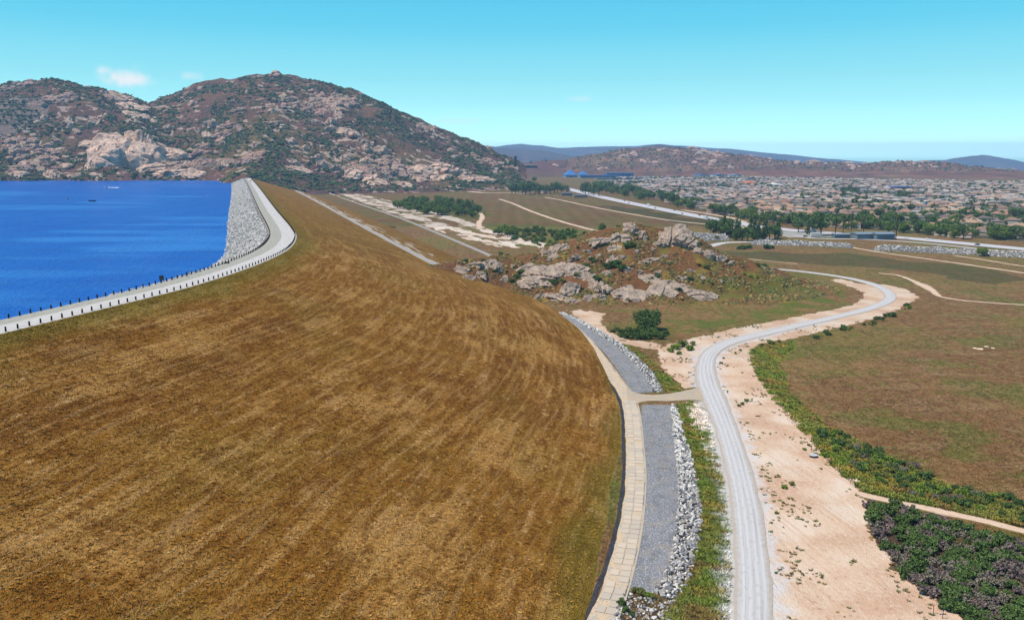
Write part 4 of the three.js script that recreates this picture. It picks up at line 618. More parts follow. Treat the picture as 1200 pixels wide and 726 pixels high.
function limb(x0, y0, z0, x1, y1, z1, r0, r1) { const a = new THREE.Vector3(x0, y0, z0), b = new THREE.Vector3(x1, y1, z1), l = a.distanceTo(b), g = new THREE.CylinderGeometry(r1, r0, l, 7); g.translate(0, l / 2, 0); g.applyQuaternion(new THREE.Quaternion().setFromUnitVectors(new THREE.Vector3(0, 1, 0), b.sub(a).normalize())); g.translate(x0, y0, z0); return g; }
function lobesOf(seed, k, w, h, y0) { const r = rng(seed), o = [[0, y0 + h * .5, 0, Math.min(w, h) * .42]]; for (let i = 0; i < k; i++) { const a = i / k * 6.28 + r(), q = w * (.2 + r() * .22); o.push([Math.cos(a) * q, y0 + h * (.2 + r() * .62), Math.sin(a) * q, Math.min(w, h) * (.2 + r() * .14)]); } return o; }
// prototypes, one metre-true size each; kept out of the scene and cloned
function proto(trunk, crown, mat, bark = mBark) { const g = new THREE.Group(); if (trunk) part('trunk', trunk, bark, g); part(trunk ? 'crown' : 'foliage', crown, mat, g); return g; }
const PT = {
  round: [0, 1, 2].map(i => { const L = lobesOf(800 + i, 12, 9.5, 8.4, .7); return proto(mergeGeometries([limb(0, -.5, 0, .2, 3.4, 0, .42, .26), ...L.slice(1, 5).map(l => limb(.15, 2.4, 0, l[0], l[1], l[2], .2, .06))]), crownGeo(810 + i, 1150, L, .6), ML.green); }),
  oak: [0, 1, 2].map(i => { const L = lobesOf(820 + i, 8, 10, 9, 2.2); return proto(mergeGeometries([limb(0, -.5, 0, .2, 4.2, 0, .45, .26), ...L.slice(1, 5).map(l => limb(.15, 3, 0, l[0], l[1], l[2], .2, .06))]), crownGeo(830 + i, 800, L, .6), ML.dark); }),
  dome: [0].map(() => { const L = lobesOf(805, 14, 9.5, 9, -.4); return proto(mergeGeometries([limb(0, -.5, 0, .2, 3.4, 0, .42, .26), ...L.slice(1, 5).map(l => limb(.15, 1.4, 0, l[0], l[1], l[2], .2, .06))]), crownGeo(806, 3600, L, .4), ML.dark); }),
  pine: [0, 1].map(i => { const r = rng(840 + i), L = []; for (let k = 0; k < 11; k++) { const t = k / 10, q = 3.1 * (1 - t * .8); L.push([(r() - .5) * q, 2.4 + t * 12, (r() - .5) * q, 1.9 * (1 - t * .62) + .3, 1]); } return proto(limb(0, -.5, 0, 0, 12, 0, .4, .1), crownGeo(850 + i, 900, L, .55), ML.dark); }),
  shrub: [0, 1, 2, 3].map(i => { const L = lobesOf(860 + i, 7, 2.5, 1.7, -.1); return proto(null, crownGeo(870 + i, 700, L, .17), ML.dark); }),
  greyShrub: [0, 1].map(i => { const L = lobesOf(880 + i, 7, 2.4, 1.3, -.15); return proto(null, crownGeo(890 + i, 520, L, .17), i ? ML.grey : ML.purple); }),
  brightShrub: [0, 1].map(i => { const L = lobesOf(900 + i, 7, 2.3, 1.4, -.1); return proto(null, crownGeo(910 + i, 600, L, .16), i ? ML.olive : ML.bright); }),
};
{ // palm: ringed trunk, skirt of dead fronds, fan of live ones
  const tr = limb(0, -.5, 0, .3, 19, 0, .42, .3), fr = [], r = rng(930), clr = [];
  for (let i = 0; i < 54; i++) { const a = r() * 6.28, e = -.5 + r() * 1.7, pts = []; for (let k = 0; k <= 4; k++) { const t = k / 4; pts.push([t * 2.5 * Math.cos(e * (1 - t * .3)), 19.2 + Math.sin(e) * t * 2.3 - t * t * 1.1]); } for (let k = 0; k < 4; k++) { const w0 = .55 * Math.sin(Math.PI * (k / 4 * .8 + .15)), w1 = .55 * Math.sin(Math.PI * ((k + 1) / 4 * .8 + .15)) * (k === 3 ? 0 : 1); const P = (q, w) => [.3 + q[0] * Math.cos(a) - w * Math.sin(a), q[1], q[0] * Math.sin(a) + w * Math.cos(a)]; const A = P(pts[k], -w0), B = P(pts[k], w0), C2 = P(pts[k + 1], w1), D2 = P(pts[k + 1], -w1); fr.push(...A, ...B, ...C2, ...A, ...C2, ...D2); const c = .75 + r() * .5; for (let q = 0; q < 6; q++) clr.push(c, c, c); } }
  const g = new THREE.BufferGeometry(); g.setAttribute('position', new THREE.Float32BufferAttribute(fr, 3)); g.setAttribute('color', new THREE.Float32BufferAttribute(clr, 3)); g.computeVertexNormals();
  const sk = crownGeo(931, 260, [[.3, 17.6, 0, 1.05, 1.5]], .4), p = proto(tr, g, ML.palm, mPalmBark); part('skirt', sk, leafMat(112, 92, 70), p); PT.palm = [p];
}
let plantR = rng(1000);
function plant(kind, name, label, category, group, x, y, d, s, sy = 1) { const r = plantR, list = PT[kind], src = list[(r() * list.length) | 0], c = src.clone(); if (c.children.length === 1) { const m = c.children[0]; c.remove(m); m.name = numbered(name); m.userData = { label, category, group }; m.position.copy(V3(x, y, d)); m.rotation.y = r() * 6.28; m.scale.set(s, s * sy, s); scene.add(m); return m; } c.name = numbered(name); c.userData = { label, category, group }; c.position.copy(V3(x, y, d)); c.rotation.y = r() * 6.28; c.scale.set(s, s * sy, s); scene.add(c); return c; }
function inside(poly, n, minGap, r, test) { const bb = boxed(poly).bb, out = []; for (let k = 0; k < n * 60 && out.length < n; k++) { const x = lerp(bb[0], bb[1], r()), d = lerp(bb[2], bb[3], r()); if (!inPoly(poly, x, d) || (test && !test(x, d))) continue; if (out.some(q => Math.hypot(q[0] - x, q[1] - d) < minGap)) continue; out.push([x, d]); } return out; }
const gY = groundY;
{ // the tree by the sandy fork, and bushes at its foot
  const [p] = [[60.6,0.1,376.3]]; plant('dome', 'round_tree', 'single round green tree standing by the sandy fork below the knoll', 'tree', undefined, p[0], p[1], p[2], 1.12);
  for (const [q, s] of [[52.9,0.1,364.8],[48.3,0.1,366.7],[62.3,0.1,361.2],[55.3,0.1,355.8],[49.3,0.1,357.6],[47.3,0.1,374.3],[67.4,0.1,364.9],[58.2,0.1,355.8],[52.7,0.1,355.8],[63.6,0.1,355.8],[52.2,0.1,370.4],[61.1,0.1,364.8],[57.4,0.1,364.8],[44.6,0.1,370.5],[47,0.1,359.3]].map((q, i) => [q, [2, 1.6, 2.2, 2.1, 1.5, 1.1, 1.3, 2.2, 2, 1.8, 1.6, 2.1, 2, 1, 1.3][i]])) plant('shrub', 'shrub', 'dark green shrub at the foot of the single round tree', 'shrub', 'shrubs at the foot of the round tree', q[0], q[1], q[2], s);
  for (const [q, s] of [[66.1,0.1,336.1],[69.8,0.1,340.8],[71.3,0.1,334.6],[63.2,0.1,331.5],[65.7,0.1,327.1],[74.6,0.1,344]].map((q, i) => [q, [2.0, 2.3, 1.8, 1.4, 1.2, 1.3][i]])) plant('brightShrub', 'leafy_shrub', 'bright green bush on the sand beside the road bend', 'shrub', 'bright bushes by the road bend', q[0], q[1], q[2], s);
}
{ // brush by the lower field corner
  const r = rng(1100), inB = inside(SHRUBLAND, 235, 1.15, r, (x, d) => d < 230 && Math.abs(x) < d * .68 && lineDist(FIELDTRACK, x, d) > 3.2);
  inB.forEach(([x, d], i) => { const k = r(), s = .7 + r() * .85; if (k < .42) plant('shrub', 'shrub', 'dark green shrub in the dense brush below the field track', 'shrub', 'dark shrubs in the dense brush', x, gY(x, d), d, s * 1.1); else plant('greyShrub', 'dry_shrub', 'grey leafless-looking shrub in the dense brush below the field track', 'shrub', 'grey shrubs in the dense brush', x, gY(x, d), d, s); });
  [[0, 0]].forEach(() => { for (const q of [[78.6,0.1,173.9],[81.2,0.1,176.1],[82.3,0.1,173.9],[78.4,0.1,170.8]]) plant('brightShrub', 'leafy_shrub', 'yellow-green bush at the sandy corner of the brush', 'shrub', 'yellow-green bushes at the sandy corner', q[0], q[1], q[2], 1.3); });
  // hedge-like band at the edge of the field
  const band = inside(boxed([[85.6,231.5],[92.0,229.2],[97.0,210.5],[102.4,194.5],[108.0,186.0],[117.4,177.2],[110.4,165.9],[101.3,173.6],[93.9,181.0],[87.8,189.1],[85.2,200.1],[84.4,215.1]]), 110, 1.3, r, (x, d) => Math.abs(x) < d * .68 && lineDist(FIELDTRACK, x, d) > 4.5);
  for (const [x, d] of band) { const k = r(); plant(k < .42 ? 'shrub' : k < .55 ? 'greyShrub' : 'brightShrub', 'field_edge_shrub', 'shrub in the green band between the field and the track', 'shrub', 'shrubs in the band along the field edge', x, gY(x, d), d, .6 + r() * .75); }
  for (const [x, d] of inside(boxed([[101.8,342.9],[120.7,358.1],[143.3,374.6],[162.3,388.6],[176.6,403.5],[207.3,442.3],[210.6,439.7],[187.8,410.3],[162.9,380.5],[139.2,363.4],[117.4,347.8],[101.6,335.0]]), 46, 1.2, r, (x, d) => fbm(x * .08, d * .08, 2) > -.08)) plant(r() < .7 ? 'shrub' : 'brightShrub', 'roadside_shrub', 'low dark shrub on the field bank outside the road bend', 'shrub', 'shrubs on the bank outside the road bend', x, gY(x, d), d, .35 + r() * r() * 1.5);
  for (const q of [[72.1,0,257.8],[74.5,0,261.6],[70.6,0,255.9],[81.4,0.1,319.9],[78.5,0,311.7],[88.2,0.1,328.5],[91.4,0.1,333],[77.4,0,215.6],[79.7,0,219.1],[79.2,0,212.3],[63.7,0.1,188.8],[66,0.1,190.9]]) plant('brightShrub', 'weed_bush', 'small weed bush growing on the bare sand', 'shrub', 'weed bushes on the bare sand', q[0], q[1], q[2], .45 + r() * .4);
  for (const q of [[370.1,0.1,667.4]]) plant('round', 'round_bush', 'round green bush on the longer stone levee', 'tree', undefined, q[0], q[1], q[2], .85, .9);
  for (const [q, s] of [[196.2,0,719.3],[216.7,0,722.7],[191.9,0,719.3],[222.1,0,726.2],[202.5,0,726.2]].map((q, i) => [q, [2.6, 2.8, 2, 2, 2.2][i]])) plant('shrub', 'levee_shrub', 'low green shrub at the foot of the stone levee by the pines', 'shrub', 'shrubs at the foot of the levee', q[0], q[1], q[2], s);
  // knoll brush
  const onK = []; for (let k = 0; k < 4000 && onK.length < 90; k++) { const x = -50 + r() * 210, d = 435 + r() * 110, h = knollY(x, d); if (h < 1.5 || fbm(x * .06 + 4, d * .06, 2) < .06) continue; onK.push([x, d]); }
  for (const [x, d] of onK) plant(r() < .6 ? 'shrub' : 'brightShrub', 'knoll_shrub', 'small shrub among the rocks of the knoll', 'shrub', 'shrubs among the knoll rocks', x, gY(x, d), d, .6 + r() * 1.3);
  for (const [q, s] of [[57.6,16,477],[53.7,15.1,476.6],[61,14.6,472.8],[66.9,24.8,493.9],[70.4,25.2,494.7],[4.9,10.8,486.7],[2.9,8.4,482.3],[6.8,10.1,484.8],[0,7.1,477.7]].map((q, i) => [q, [2.6, 2, 2.2, 2.4, 2.0, 1.8, 1.8, 1.5, 1.5][i]])) plant('shrub', 'knoll_shrub', 'broad grey-green thicket in a hollow of the knoll', 'shrub', 'thickets in the knoll hollows', q[0], q[1], q[2], s);
}
for (const [q, s, k] of [[22,0,140.5],[22.9,0,139.6],[23.9,0,139],[24.8,0,138.4],[19.3,0,134.1],[20.4,0,132.5],[18.9,0,136.4]].map((q, i) => [q, [.8, .9, .8, .6, .6, .5, .7][i], i < 4 ? 'brightShrub' : 'shrub'])) plant(k, 'drain_weed', 'tall weed clump where the gravel bed ends in riprap', 'shrub', 'weed clumps at the end of the gravel bed', q[0], q[1], q[2], s);
{ // groves on the valley floor
  const r = rng(1200);
  for (const [x, d] of inside([[-189.0,1338.3],[-176.4,1480.0],[-114.4,1438.5],[-64.3,1293.3],[-42.1,1174.5],[-55.8,1075.5],[-116.1,1165.5]], 62, 8, r)) plant(r() < .6 ? 'round' : 'oak', 'grove_tree', 'tree in the long green grove beyond the toe of the dam', 'tree', 'trees of the long grove', x, 0, d, .9 + r() * .75);
  for (const [x, d] of inside([[0.0,931.1],[37.2,931.1],[55.1,848.1],[45.0,747.7],[18.7,747.7],[0.0,794.8]], 60, 4, r)) plant(r() < .55 ? 'shrub' : 'brightShrub', 'meadow_shrub', 'shrub in the green hollow behind the knoll', 'shrub', 'shrubs in the hollow behind the knoll', x, gY(x, d), d, 1.5 + r() * 1.9);
  for (const [x, d] of [[-14.6,857.7],[-10.4,862.5],[-6.0,857.7],[-1.7,867.5],[1.7,848.1],[-4.2,838.7],[46.1,838.7],[52.6,848.1],[55.8,820.6],[57.3,794.8],[95.1,898.2],[45.7,786.6]]) plant('round', 'meadow_tree', 'small tree at the edge of the green hollow behind the knoll', 'tree', 'small trees by the hollow', x, gY(x, d), d, .7 + r() * .5);
  for (const [x, d] of [[0.0,1875.8],[7.4,1875.8],[15.1,1898.9],[28.7,1809.9],[38.1,1831.4],[49.6,1853.3],[58.1,1831.4],[74.4,1875.8],[82.7,1853.3],[91.9,1853.3],[99.8,1898.9],[107.9,1875.8],[122.0,1922.5],[161.6,1809.9],[168.4,1768.5],[176.9,1748.4],[156.2,1831.4],[22.1,1853.3]]) plant('oak', 'valley_tree', 'dark tree in the row by the sheds at the end of the fields', 'tree', 'trees by the sheds', x, 0, d, 1.3 + r() * 1.1);
  for (const [x, d, s] of [[208.1,838.7],[210.0,829.6],[215.6,838.7],[210.4,799.0],[214.9,794.8],[218.5,790.7],[218.4,820.6],[228.4,803.2],[233.6,807.5],[240.5,811.8],[244.1,807.5],[250.3,811.8],[256.2,820.6],[232.4,829.6]].map((q, i) => [...q, [0, 1, 2].includes(i) ? 1 : 1])) plant(d > 890 ? 'pine' : r() < .6 ? 'pine' : 'oak', 'pine_tree', 'dark pine in the dense clump beside the stone levee', 'tree', 'pines beside the levee', x, 0, d, .95 + r() * .5);
  for (const [x, d] of [[200.2,848.1],[206.4,852.9],[215.1,867.5],[221.4,882.6],[200.5,838.7]]) plant('oak', 'broad_tree', 'broad dark tree beside the pale yard next to the pines', 'tree', 'broad trees beside the pale yard', x, 0, d, 1.2 + r() * .5);
  for (const [x, d] of [[180.7,820.6],[183.6,811.8],[186.6,803.2],[190.4,799.0]]) plant('brightShrub', 'leafy_bush', 'bright bush in front of the short gravel bank', 'shrub', 'bright bushes by the gravel bank', x, 0, d, 3 + r() * 1.2);
  for (const [x, d, s] of [[330.6,872.4],[336.5,867.5],[359.3,903.5],[353.4,857.7],[365.7,811.8],[357.8,908.9]].map((q, i) => [...q, [1.28, .98, .95, .9, 1.15, .85][i]])) plant('palm', 'palm_tree', 'tall fan palm with a shaggy skirt beside the grey buildings', 'palm', 'palms beside the grey buildings', x, 0, d, s);
  for (const [x, d, s] of [[307.1,848.1],[297.6,857.7],[312.3,887.7],[298.1,887.7]].map((q, i) => [...q, [2.0, 1.0, 1.4, 1.2][i]])) plant(s < 1.1 ? 'pine' : 'oak', 'yard_tree', 'big dark tree standing in the paved yard near the palms', 'tree', 'trees in the paved yard', x, 0, d, s);
  for (const [x, d] of inside([[187.8,2105.6],[242.2,1523.9],[269.6,1231.0],[308.8,1412.1],[287.2,1809.9],[249.0,2515.8]], 55, 16, r)) plant(r() < .4 ? 'round' : 'oak', 'roadside_tree', 'tree in the belt along the far side of the highway', 'tree', 'trees along the far side of the highway', x, 0, d, 1.0 + r() * .9);
  for (const [x, d] of inside([[269.0,1174.5],[300.8,1004.8],[367.6,919.9],[415.0,829.6],[466.2,762.8],[495.7,811.8],[439.8,898.2],[401.0,1004.8],[330.8,1106.6],[297.4,1271.8]], 90, 9, r)) plant(r() < .5 ? 'round' : 'oak', 'roadside_tree', 'tree in the belt along the far side of the highway', 'tree', 'trees along the far side of the highway', x, 0, d, .75 + r() * .65);
}
// grass and weeds: clumps of blades
function tuftGeo(seed, n, h, w) { const r = rng(seed), p = []; for (let i = 0; i < n; i++) { const a = r() * 6.28, q = r() * w, x = Math.cos(a) * q, z = Math.sin(a) * q, b = r() * 6.28, hw = .06 + r() * .07, lx = Math.cos(a + r() - .5) * h * .6, lz = Math.sin(a + r() - .5) * h * .6; p.push(x - Math.cos(b) * hw, 0, z - Math.sin(b) * hw, x + Math.cos(b) * hw, 0, z + Math.sin(b) * hw, x + lx, h * (.5 + r() * .6), z + lz); } const g = new THREE.BufferGeometry(); g.setAttribute('position', new THREE.Float32BufferAttribute(p, 3)); g.computeVertexNormals(); return g; }
const tufts = [tuftGeo(1, 12, .42, .34), tuftGeo(2, 12, .36, .4)], mTuft = std({ color: 0xffffff });
{
  const r = rng(1300), lists = [[], []], o = [0, 0, 0];
  for (let k = 0; k < 240000; k++) { // dam face
    const s = S0 + r() * (S_NEAR - S0), q = HW + 1 + r() * 132, [x, d] = damPoint(s, q); if (d < 90 || Math.abs(x) > d * .7 || r() > 190 / d * (1 - sm(300, 430, d))) continue;
    damCover(s, q, o, 2); const c = 1.25 + r() * .7, z = .4 + r() * .6; lists[k & 1].push([mat4(x, damProfile(q, s) - .03, d, z, z * .6, z, 0, r() * 6.28, 0), [o[0] * c, o[1] * c, o[2] * c]]);
  }
  lists.forEach((l, i) => scatter('dry_grass', tufts[i], mTuft, l, null, dam));
  const f = [[], []];
  for (let k = 0; k < 420000; k++) { // valley floor
    const d = 112 + r() * r() * 420, x = -10 + r() * (d * .68 + 10); if (x > d * .68 || isSand(x, d) || lineDist(ROAD, x, d) < 4.6 || lineDist(FIELDTRACK, x, d) < 2 || r() > 170 / d * (1 - sm(320, 520, d))) continue;
    if (x < 60 && (damY(x, d) > gY(x, d) - .1 || lineDist(PATH, x, d) < 3.2 || [[GR_L, RL_R], [GU_L, RU_R]].some(([a, b]) => d < a[0][1] + 300 && inPoly([...a, ...b.slice().reverse()], x, d)) || inPoly([...CROSSR[0], ...CROSSR[1].slice().reverse()], x, d))) continue;
    cover(x, d, o, 2); const lush = GREENS.some((p, gi) => gi !== 2 && near(p, x, d) && inPoly(p, x, d)), c = 1.25 + r() * .7, z = (lush ? .7 : .4) + r() * r() * (lush ? 2.0 : .6); f[k & 1].push([mat4(x, gY(x, d) - .03, d, z, z * .8, z, 0, r() * 6.28, 0), [o[0] * c, o[1] * c, o[2] * c]]);
  }
  f.forEach((l, i) => scatter('field_grass', tufts[i], mTuft, l, 'dry grass and weeds on the valley floor'));
  // scattered weeds on the sand and along the road
  const w = []; for (let k = 0; k < 26000; k++) { const d = 115 + r() * 280, x = 20 + r() * 150; if (x > d * .66) continue; const rd = lineDist(ROAD, x, d), side = rd > 4.3 && rd < 7.2 && d < 240 && n2(d * .03, 5) > -.15; if (!(isSand(x, d) && rd > 4) && !side) continue; const n = fbm(x * .12 + 5, d * .09, 3); if (n < (side ? -.08 : .17) || r() < .3) continue; const c = .7 + r() * .6, z = .5 + r() * 1.0, g = r() < .6 ? [.085, .11, .035] : [.19, .13, .05]; w.push([mat4(x, gY(x, d) + .02, d, z, z * .8, z, 0, r() * 6, 0), g.map(q => q * c)]); }
  scatter('sand_weeds', tufts[0], mTuft, w, 'small weeds growing on the bare sand');
}

// ---------------------------------------------------------------- highway, town, buildings
const valleyY = (x, d) => Math.max(plainY(x, d), d > 2400 ? hillSmall(x, d) - 3 : 0);
const HWY = [[469.9,0,668.3],[433.7,0,720.6],[404.2,0,776.1],[371.8,0,831.4],[334.7,0,869.4],[299.7,0,908.9],[274.6,0,982.8],[247.6,0,1129.5],[216.7,0,1362],[189,0,1586.6],[160,0,1898.8],[113.6,5.5,2295.9],[73.9,18.1,2334.1],[45.9,28.6,2322.6],[23.2,39.5,2348.5],[0,50,2327.7]].map(p => [p[0], p[2]]);
const tHwy = colorTex(256, 512, (u, v, o) => { put(o, S(206, 206, 214, .6)); blend(o, S(176, 176, 184), sm(0, .5, n2(u * 30, v * 4) + .4 * n2(u * 60, v * 60)) * .5); blend(o, S(150, 134, 112), (1 - sm(.01, .045, Math.abs(u - .5) + .01 * n2(v * 40, 2))) * .8); for (const c of [.14, .3, .7, .86]) blend(o, S(236, 236, 236, .66), 1 - sm(.004, .012, Math.abs(u - c))); }, true);
struct('highway', ribbon(HWY, (t) => 22 + 6 * t, .25, { cross: 6, step: 12, len: 60, h: valleyY }), std({ map: tHwy }));
struct('service_road', ribbon([[439.3,623.9],[411.7,683.4],[387.8,744.0],[362.3,786.6],[325.0,811.8],[294.1,816.2],[279.9,848.1]], 7, .16, { cross: 2, step: 8, rag: .4 }), std({ map: tWhite }));

const mWallsH = [[226, 214, 200], [210, 196, 178], [236, 230, 220], [200, 184, 166]].map(c => std({ color: col(S(...c)) }));
const mRoofs = [[184, 148, 126], [164, 134, 118], [146, 136, 132], [196, 164, 140], [128, 118, 116], [204, 182, 162]].map(c => std({ color: col(S(...c, .5)), bumpMap: rep(T_BUMP, 2, 2), bumpScale: .05 }));
const mGlassH = std({ color: 0x2a3138, roughness: .15 }), mDoorH = std({ color: col(S(222, 218, 210)) });
function hipGeo(w, l, h, y, over = .6, ridge = .5) { const a = w / 2 + over, b = l / 2 + over, r = b * ridge, P = [[-a, y, -b], [a, y, -b], [a, y, b], [-a, y, b], [0, y + h, -r], [0, y + h, r]], F = [[0, 4, 1], [1, 4, 5], [1, 5, 2], [2, 5, 3], [3, 5, 4], [3, 4, 0], [0, 1, 2], [0, 2, 3]]; const g = new THREE.BufferGeometry(), p = []; F.forEach(f => f.forEach(i => p.push(...P[i]))); g.setAttribute('position', new THREE.Float32BufferAttribute(p, 3)); const uv = []; for (let i = 0; i < p.length; i += 3) uv.push(p[i] / 3, p[i + 2] / 3); g.setAttribute('uv', new THREE.Float32BufferAttribute(uv, 2)); g.computeVertexNormals(); return g; }
const box = (w, h, l, x = 0, y = 0, z = 0) => new THREE.BoxGeometry(w, h, l).translate(x, y + h / 2, z);
const HG = [[12, 15, 3.2, 3.0, .35], [11, 17, 3.2, 2.8, .5], [13, 14, 5.8, 3.0, .3], [14, 18, 3.4, 3.4, .45]].map(([w, l, h, rh, ri]) => ({ w, l, h, wall: mergeGeometries([box(w, h + .2, l, 0, -.2), box(w * .45, h + .1, 4, w * .24, -.2, l / 2 + 1.4)]), roof: mergeGeometries([hipGeo(w, l, rh, h, .6, ri), hipGeo(w * .45, 5, rh * .62, h - .1, .5, .1).translate(w * .24, 0, l / 2 + 1)]), door: box(w * .34, 2.3, .12, w * .24, 0, l / 2 + 3.46), win: box(1.8, 1.3, .1, -w * .22, 1, l / 2 + .04), win2: box(.1, 1.2, 1.6, w / 2 + .04, 1.1, -l * .2) }));
const HD = (() => { const A = HWY[1], B = HWY[4], L = Math.hypot(B[0] - A[0], B[1] - A[1]); return [(B[0] - A[0]) / L, (B[1] - A[1]) / L]; })();
{
  const r = rng(1500), O = HWY[3], e2 = [-HD[1], HD[0]], sgn = e2[0] > 0 ? 1 : -1, cells = [];
  for (let i = -140; i < 260; i++) for (let j = 0; j < 80; j++) { const a = i * 17.5 + (r() - .5) * 3, row = j >> 1, b = 40 + row * 78 + (j & 1) * 31 + (r() - .5) * 4, bend = 60 * n2(a * .002, b * .002), x = O[0] + HD[0] * a + e2[0] * sgn * (b + bend), d = O[1] + HD[1] * a + e2[1] * sgn * (b + bend); if (d < 700 || Math.abs(x) > d * .64 || !inPoly(TOWN, x, d) || i % 13 === 0 || r() < .05) continue; const park = fbm(x * .0045 + 2, d * .0035, 2); if (park > .27) continue; cells.push({ x, d, t: Math.atan2(HD[0], HD[1]) + (j & 1 ? 0 : Math.PI) - Math.PI / 2 + (r() - .5) * .1 + (r() < .12 ? Math.PI / 2 : 0), k: (r() * 4) | 0, m: (r() * 6) | 0, w: (r() * 4) | 0, s: .86 + r() * .2 }); }
  cells.sort((p, q) => Math.hypot(p.x, p.d) - Math.hypot(q.x, q.d));
  const roofNames = ['clay pink', 'brown', 'grey', 'light tan', 'dark grey', 'pale'], wallNames = ['cream', 'beige', 'white', 'tan'];
  cells.slice(0, 300).forEach((c, i) => {
    const g = HG[c.k], h = thing('house', (c.k === 2 ? 'two-storey ' : '') + wallNames[c.w] + ' house with ' + roofNames[c.m] + ' hipped roof in the tract beyond the highway', 'house', wallNames[c.w] + ' houses with ' + roofNames[c.m] + ' roofs' + (c.k === 2 ? ', two storeys' : ''));
    part('wall', g.wall, mWallsH[c.w], h); part('roof', g.roof, mRoofs[c.m], h); part('garage_door', g.door, mDoorH, h); part('window', g.win, mGlassH, h); part('window', g.win2, mGlassH, h);
    h.position.copy(V3(c.x, plainY(c.x, c.d), c.d)); h.rotation.y = c.t; h.scale.setScalar(c.s);
  });
  const rest = cells.slice(300), far = [[], [], [], []], cw = [[.34, .24, .2], [.27, .2, .17], [.26, .25, .25], [.36, .28, .23], [.18, .17, .18], [.4, .35, .32]];
  rest.forEach(c => far[c.k].push([mat4(c.x, 0, c.d, c.s, c.s, c.s, 0, c.t, 0), cw[c.m]]));
  const vc = (g, v) => { const n = g.attributes.position.count, a = new Float32Array(n * 3).fill(v); g.setAttribute('color', new THREE.BufferAttribute(a, 3)); return g; };
  const plain = g => { const q = g.index ? g.toNonIndexed() : g.clone(); q.deleteAttribute('uv'); return q; };
  HG.forEach((g, i) => scatter('distant_houses', mergeGeometries([vc(plain(g.wall), .95), vc(plain(g.roof), .72)]), std({ color: 0xffffff, vertexColors: true }), far[i], 'distant tract houses across the valley'));
  // garden and street trees
  const tl = [], gT = mergeGeometries([crownGeo(1510, 70, lobesOf(1511, 4, 6, 6, 1.2), 1.1)]), near2 = [];
  for (const c of cells) for (let q = 0; q < 5; q++) { if (r() < .15 || fbm(c.x * .009, c.d * .006, 2) < -.22 + .3 * r()) continue; const x = c.x + (r() - .5) * 26, d = c.d + (r() - .5) * 30; near2.push([x, d, .5 + r() * r() * 1.1]); }
  for (let k = 0; k < 9000; k++) { const d = 800 + r() * 2600, x = 60 + r() * 2000; if (Math.abs(x) > d * .64 || !inPoly(TOWN, x, d)) continue; if (fbm(x * .0045 + 2, d * .0035, 2) > .24) { if (r() < .8) near2.push([x, d, .7 + r() * .9]); } else if (fbm(x * .004 + 20, d * .002, 3) > .16 && r() < .5) near2.push([x, d, .8 + r() * 1.0]); }
  near2.sort((p, q) => p[1] - q[1]);
  near2.slice(0, 300).forEach(([x, d, s]) => { const k = r(), dark = k < .5; plant(dark ? 'oak' : 'round', 'garden_tree', dark ? 'dark garden tree between the tract houses' : 'light green garden tree between the tract houses', 'tree', dark ? 'dark garden trees among the houses' : 'light green garden trees among the houses', x, 0, d, s * .85); });
  near2.slice(300).forEach(([x, d, s]) => { const c = .8 + r() * .7; tl.push([mat4(x, 0, d, s, s, s, 0, r() * 6, 0), [.055 * c, .085 * c, .03 * c]]); });
  scatter('distant_trees', gT, std({ color: 0xffffff, vertexColors: true }), tl, 'distant trees among the houses across the valley');
}
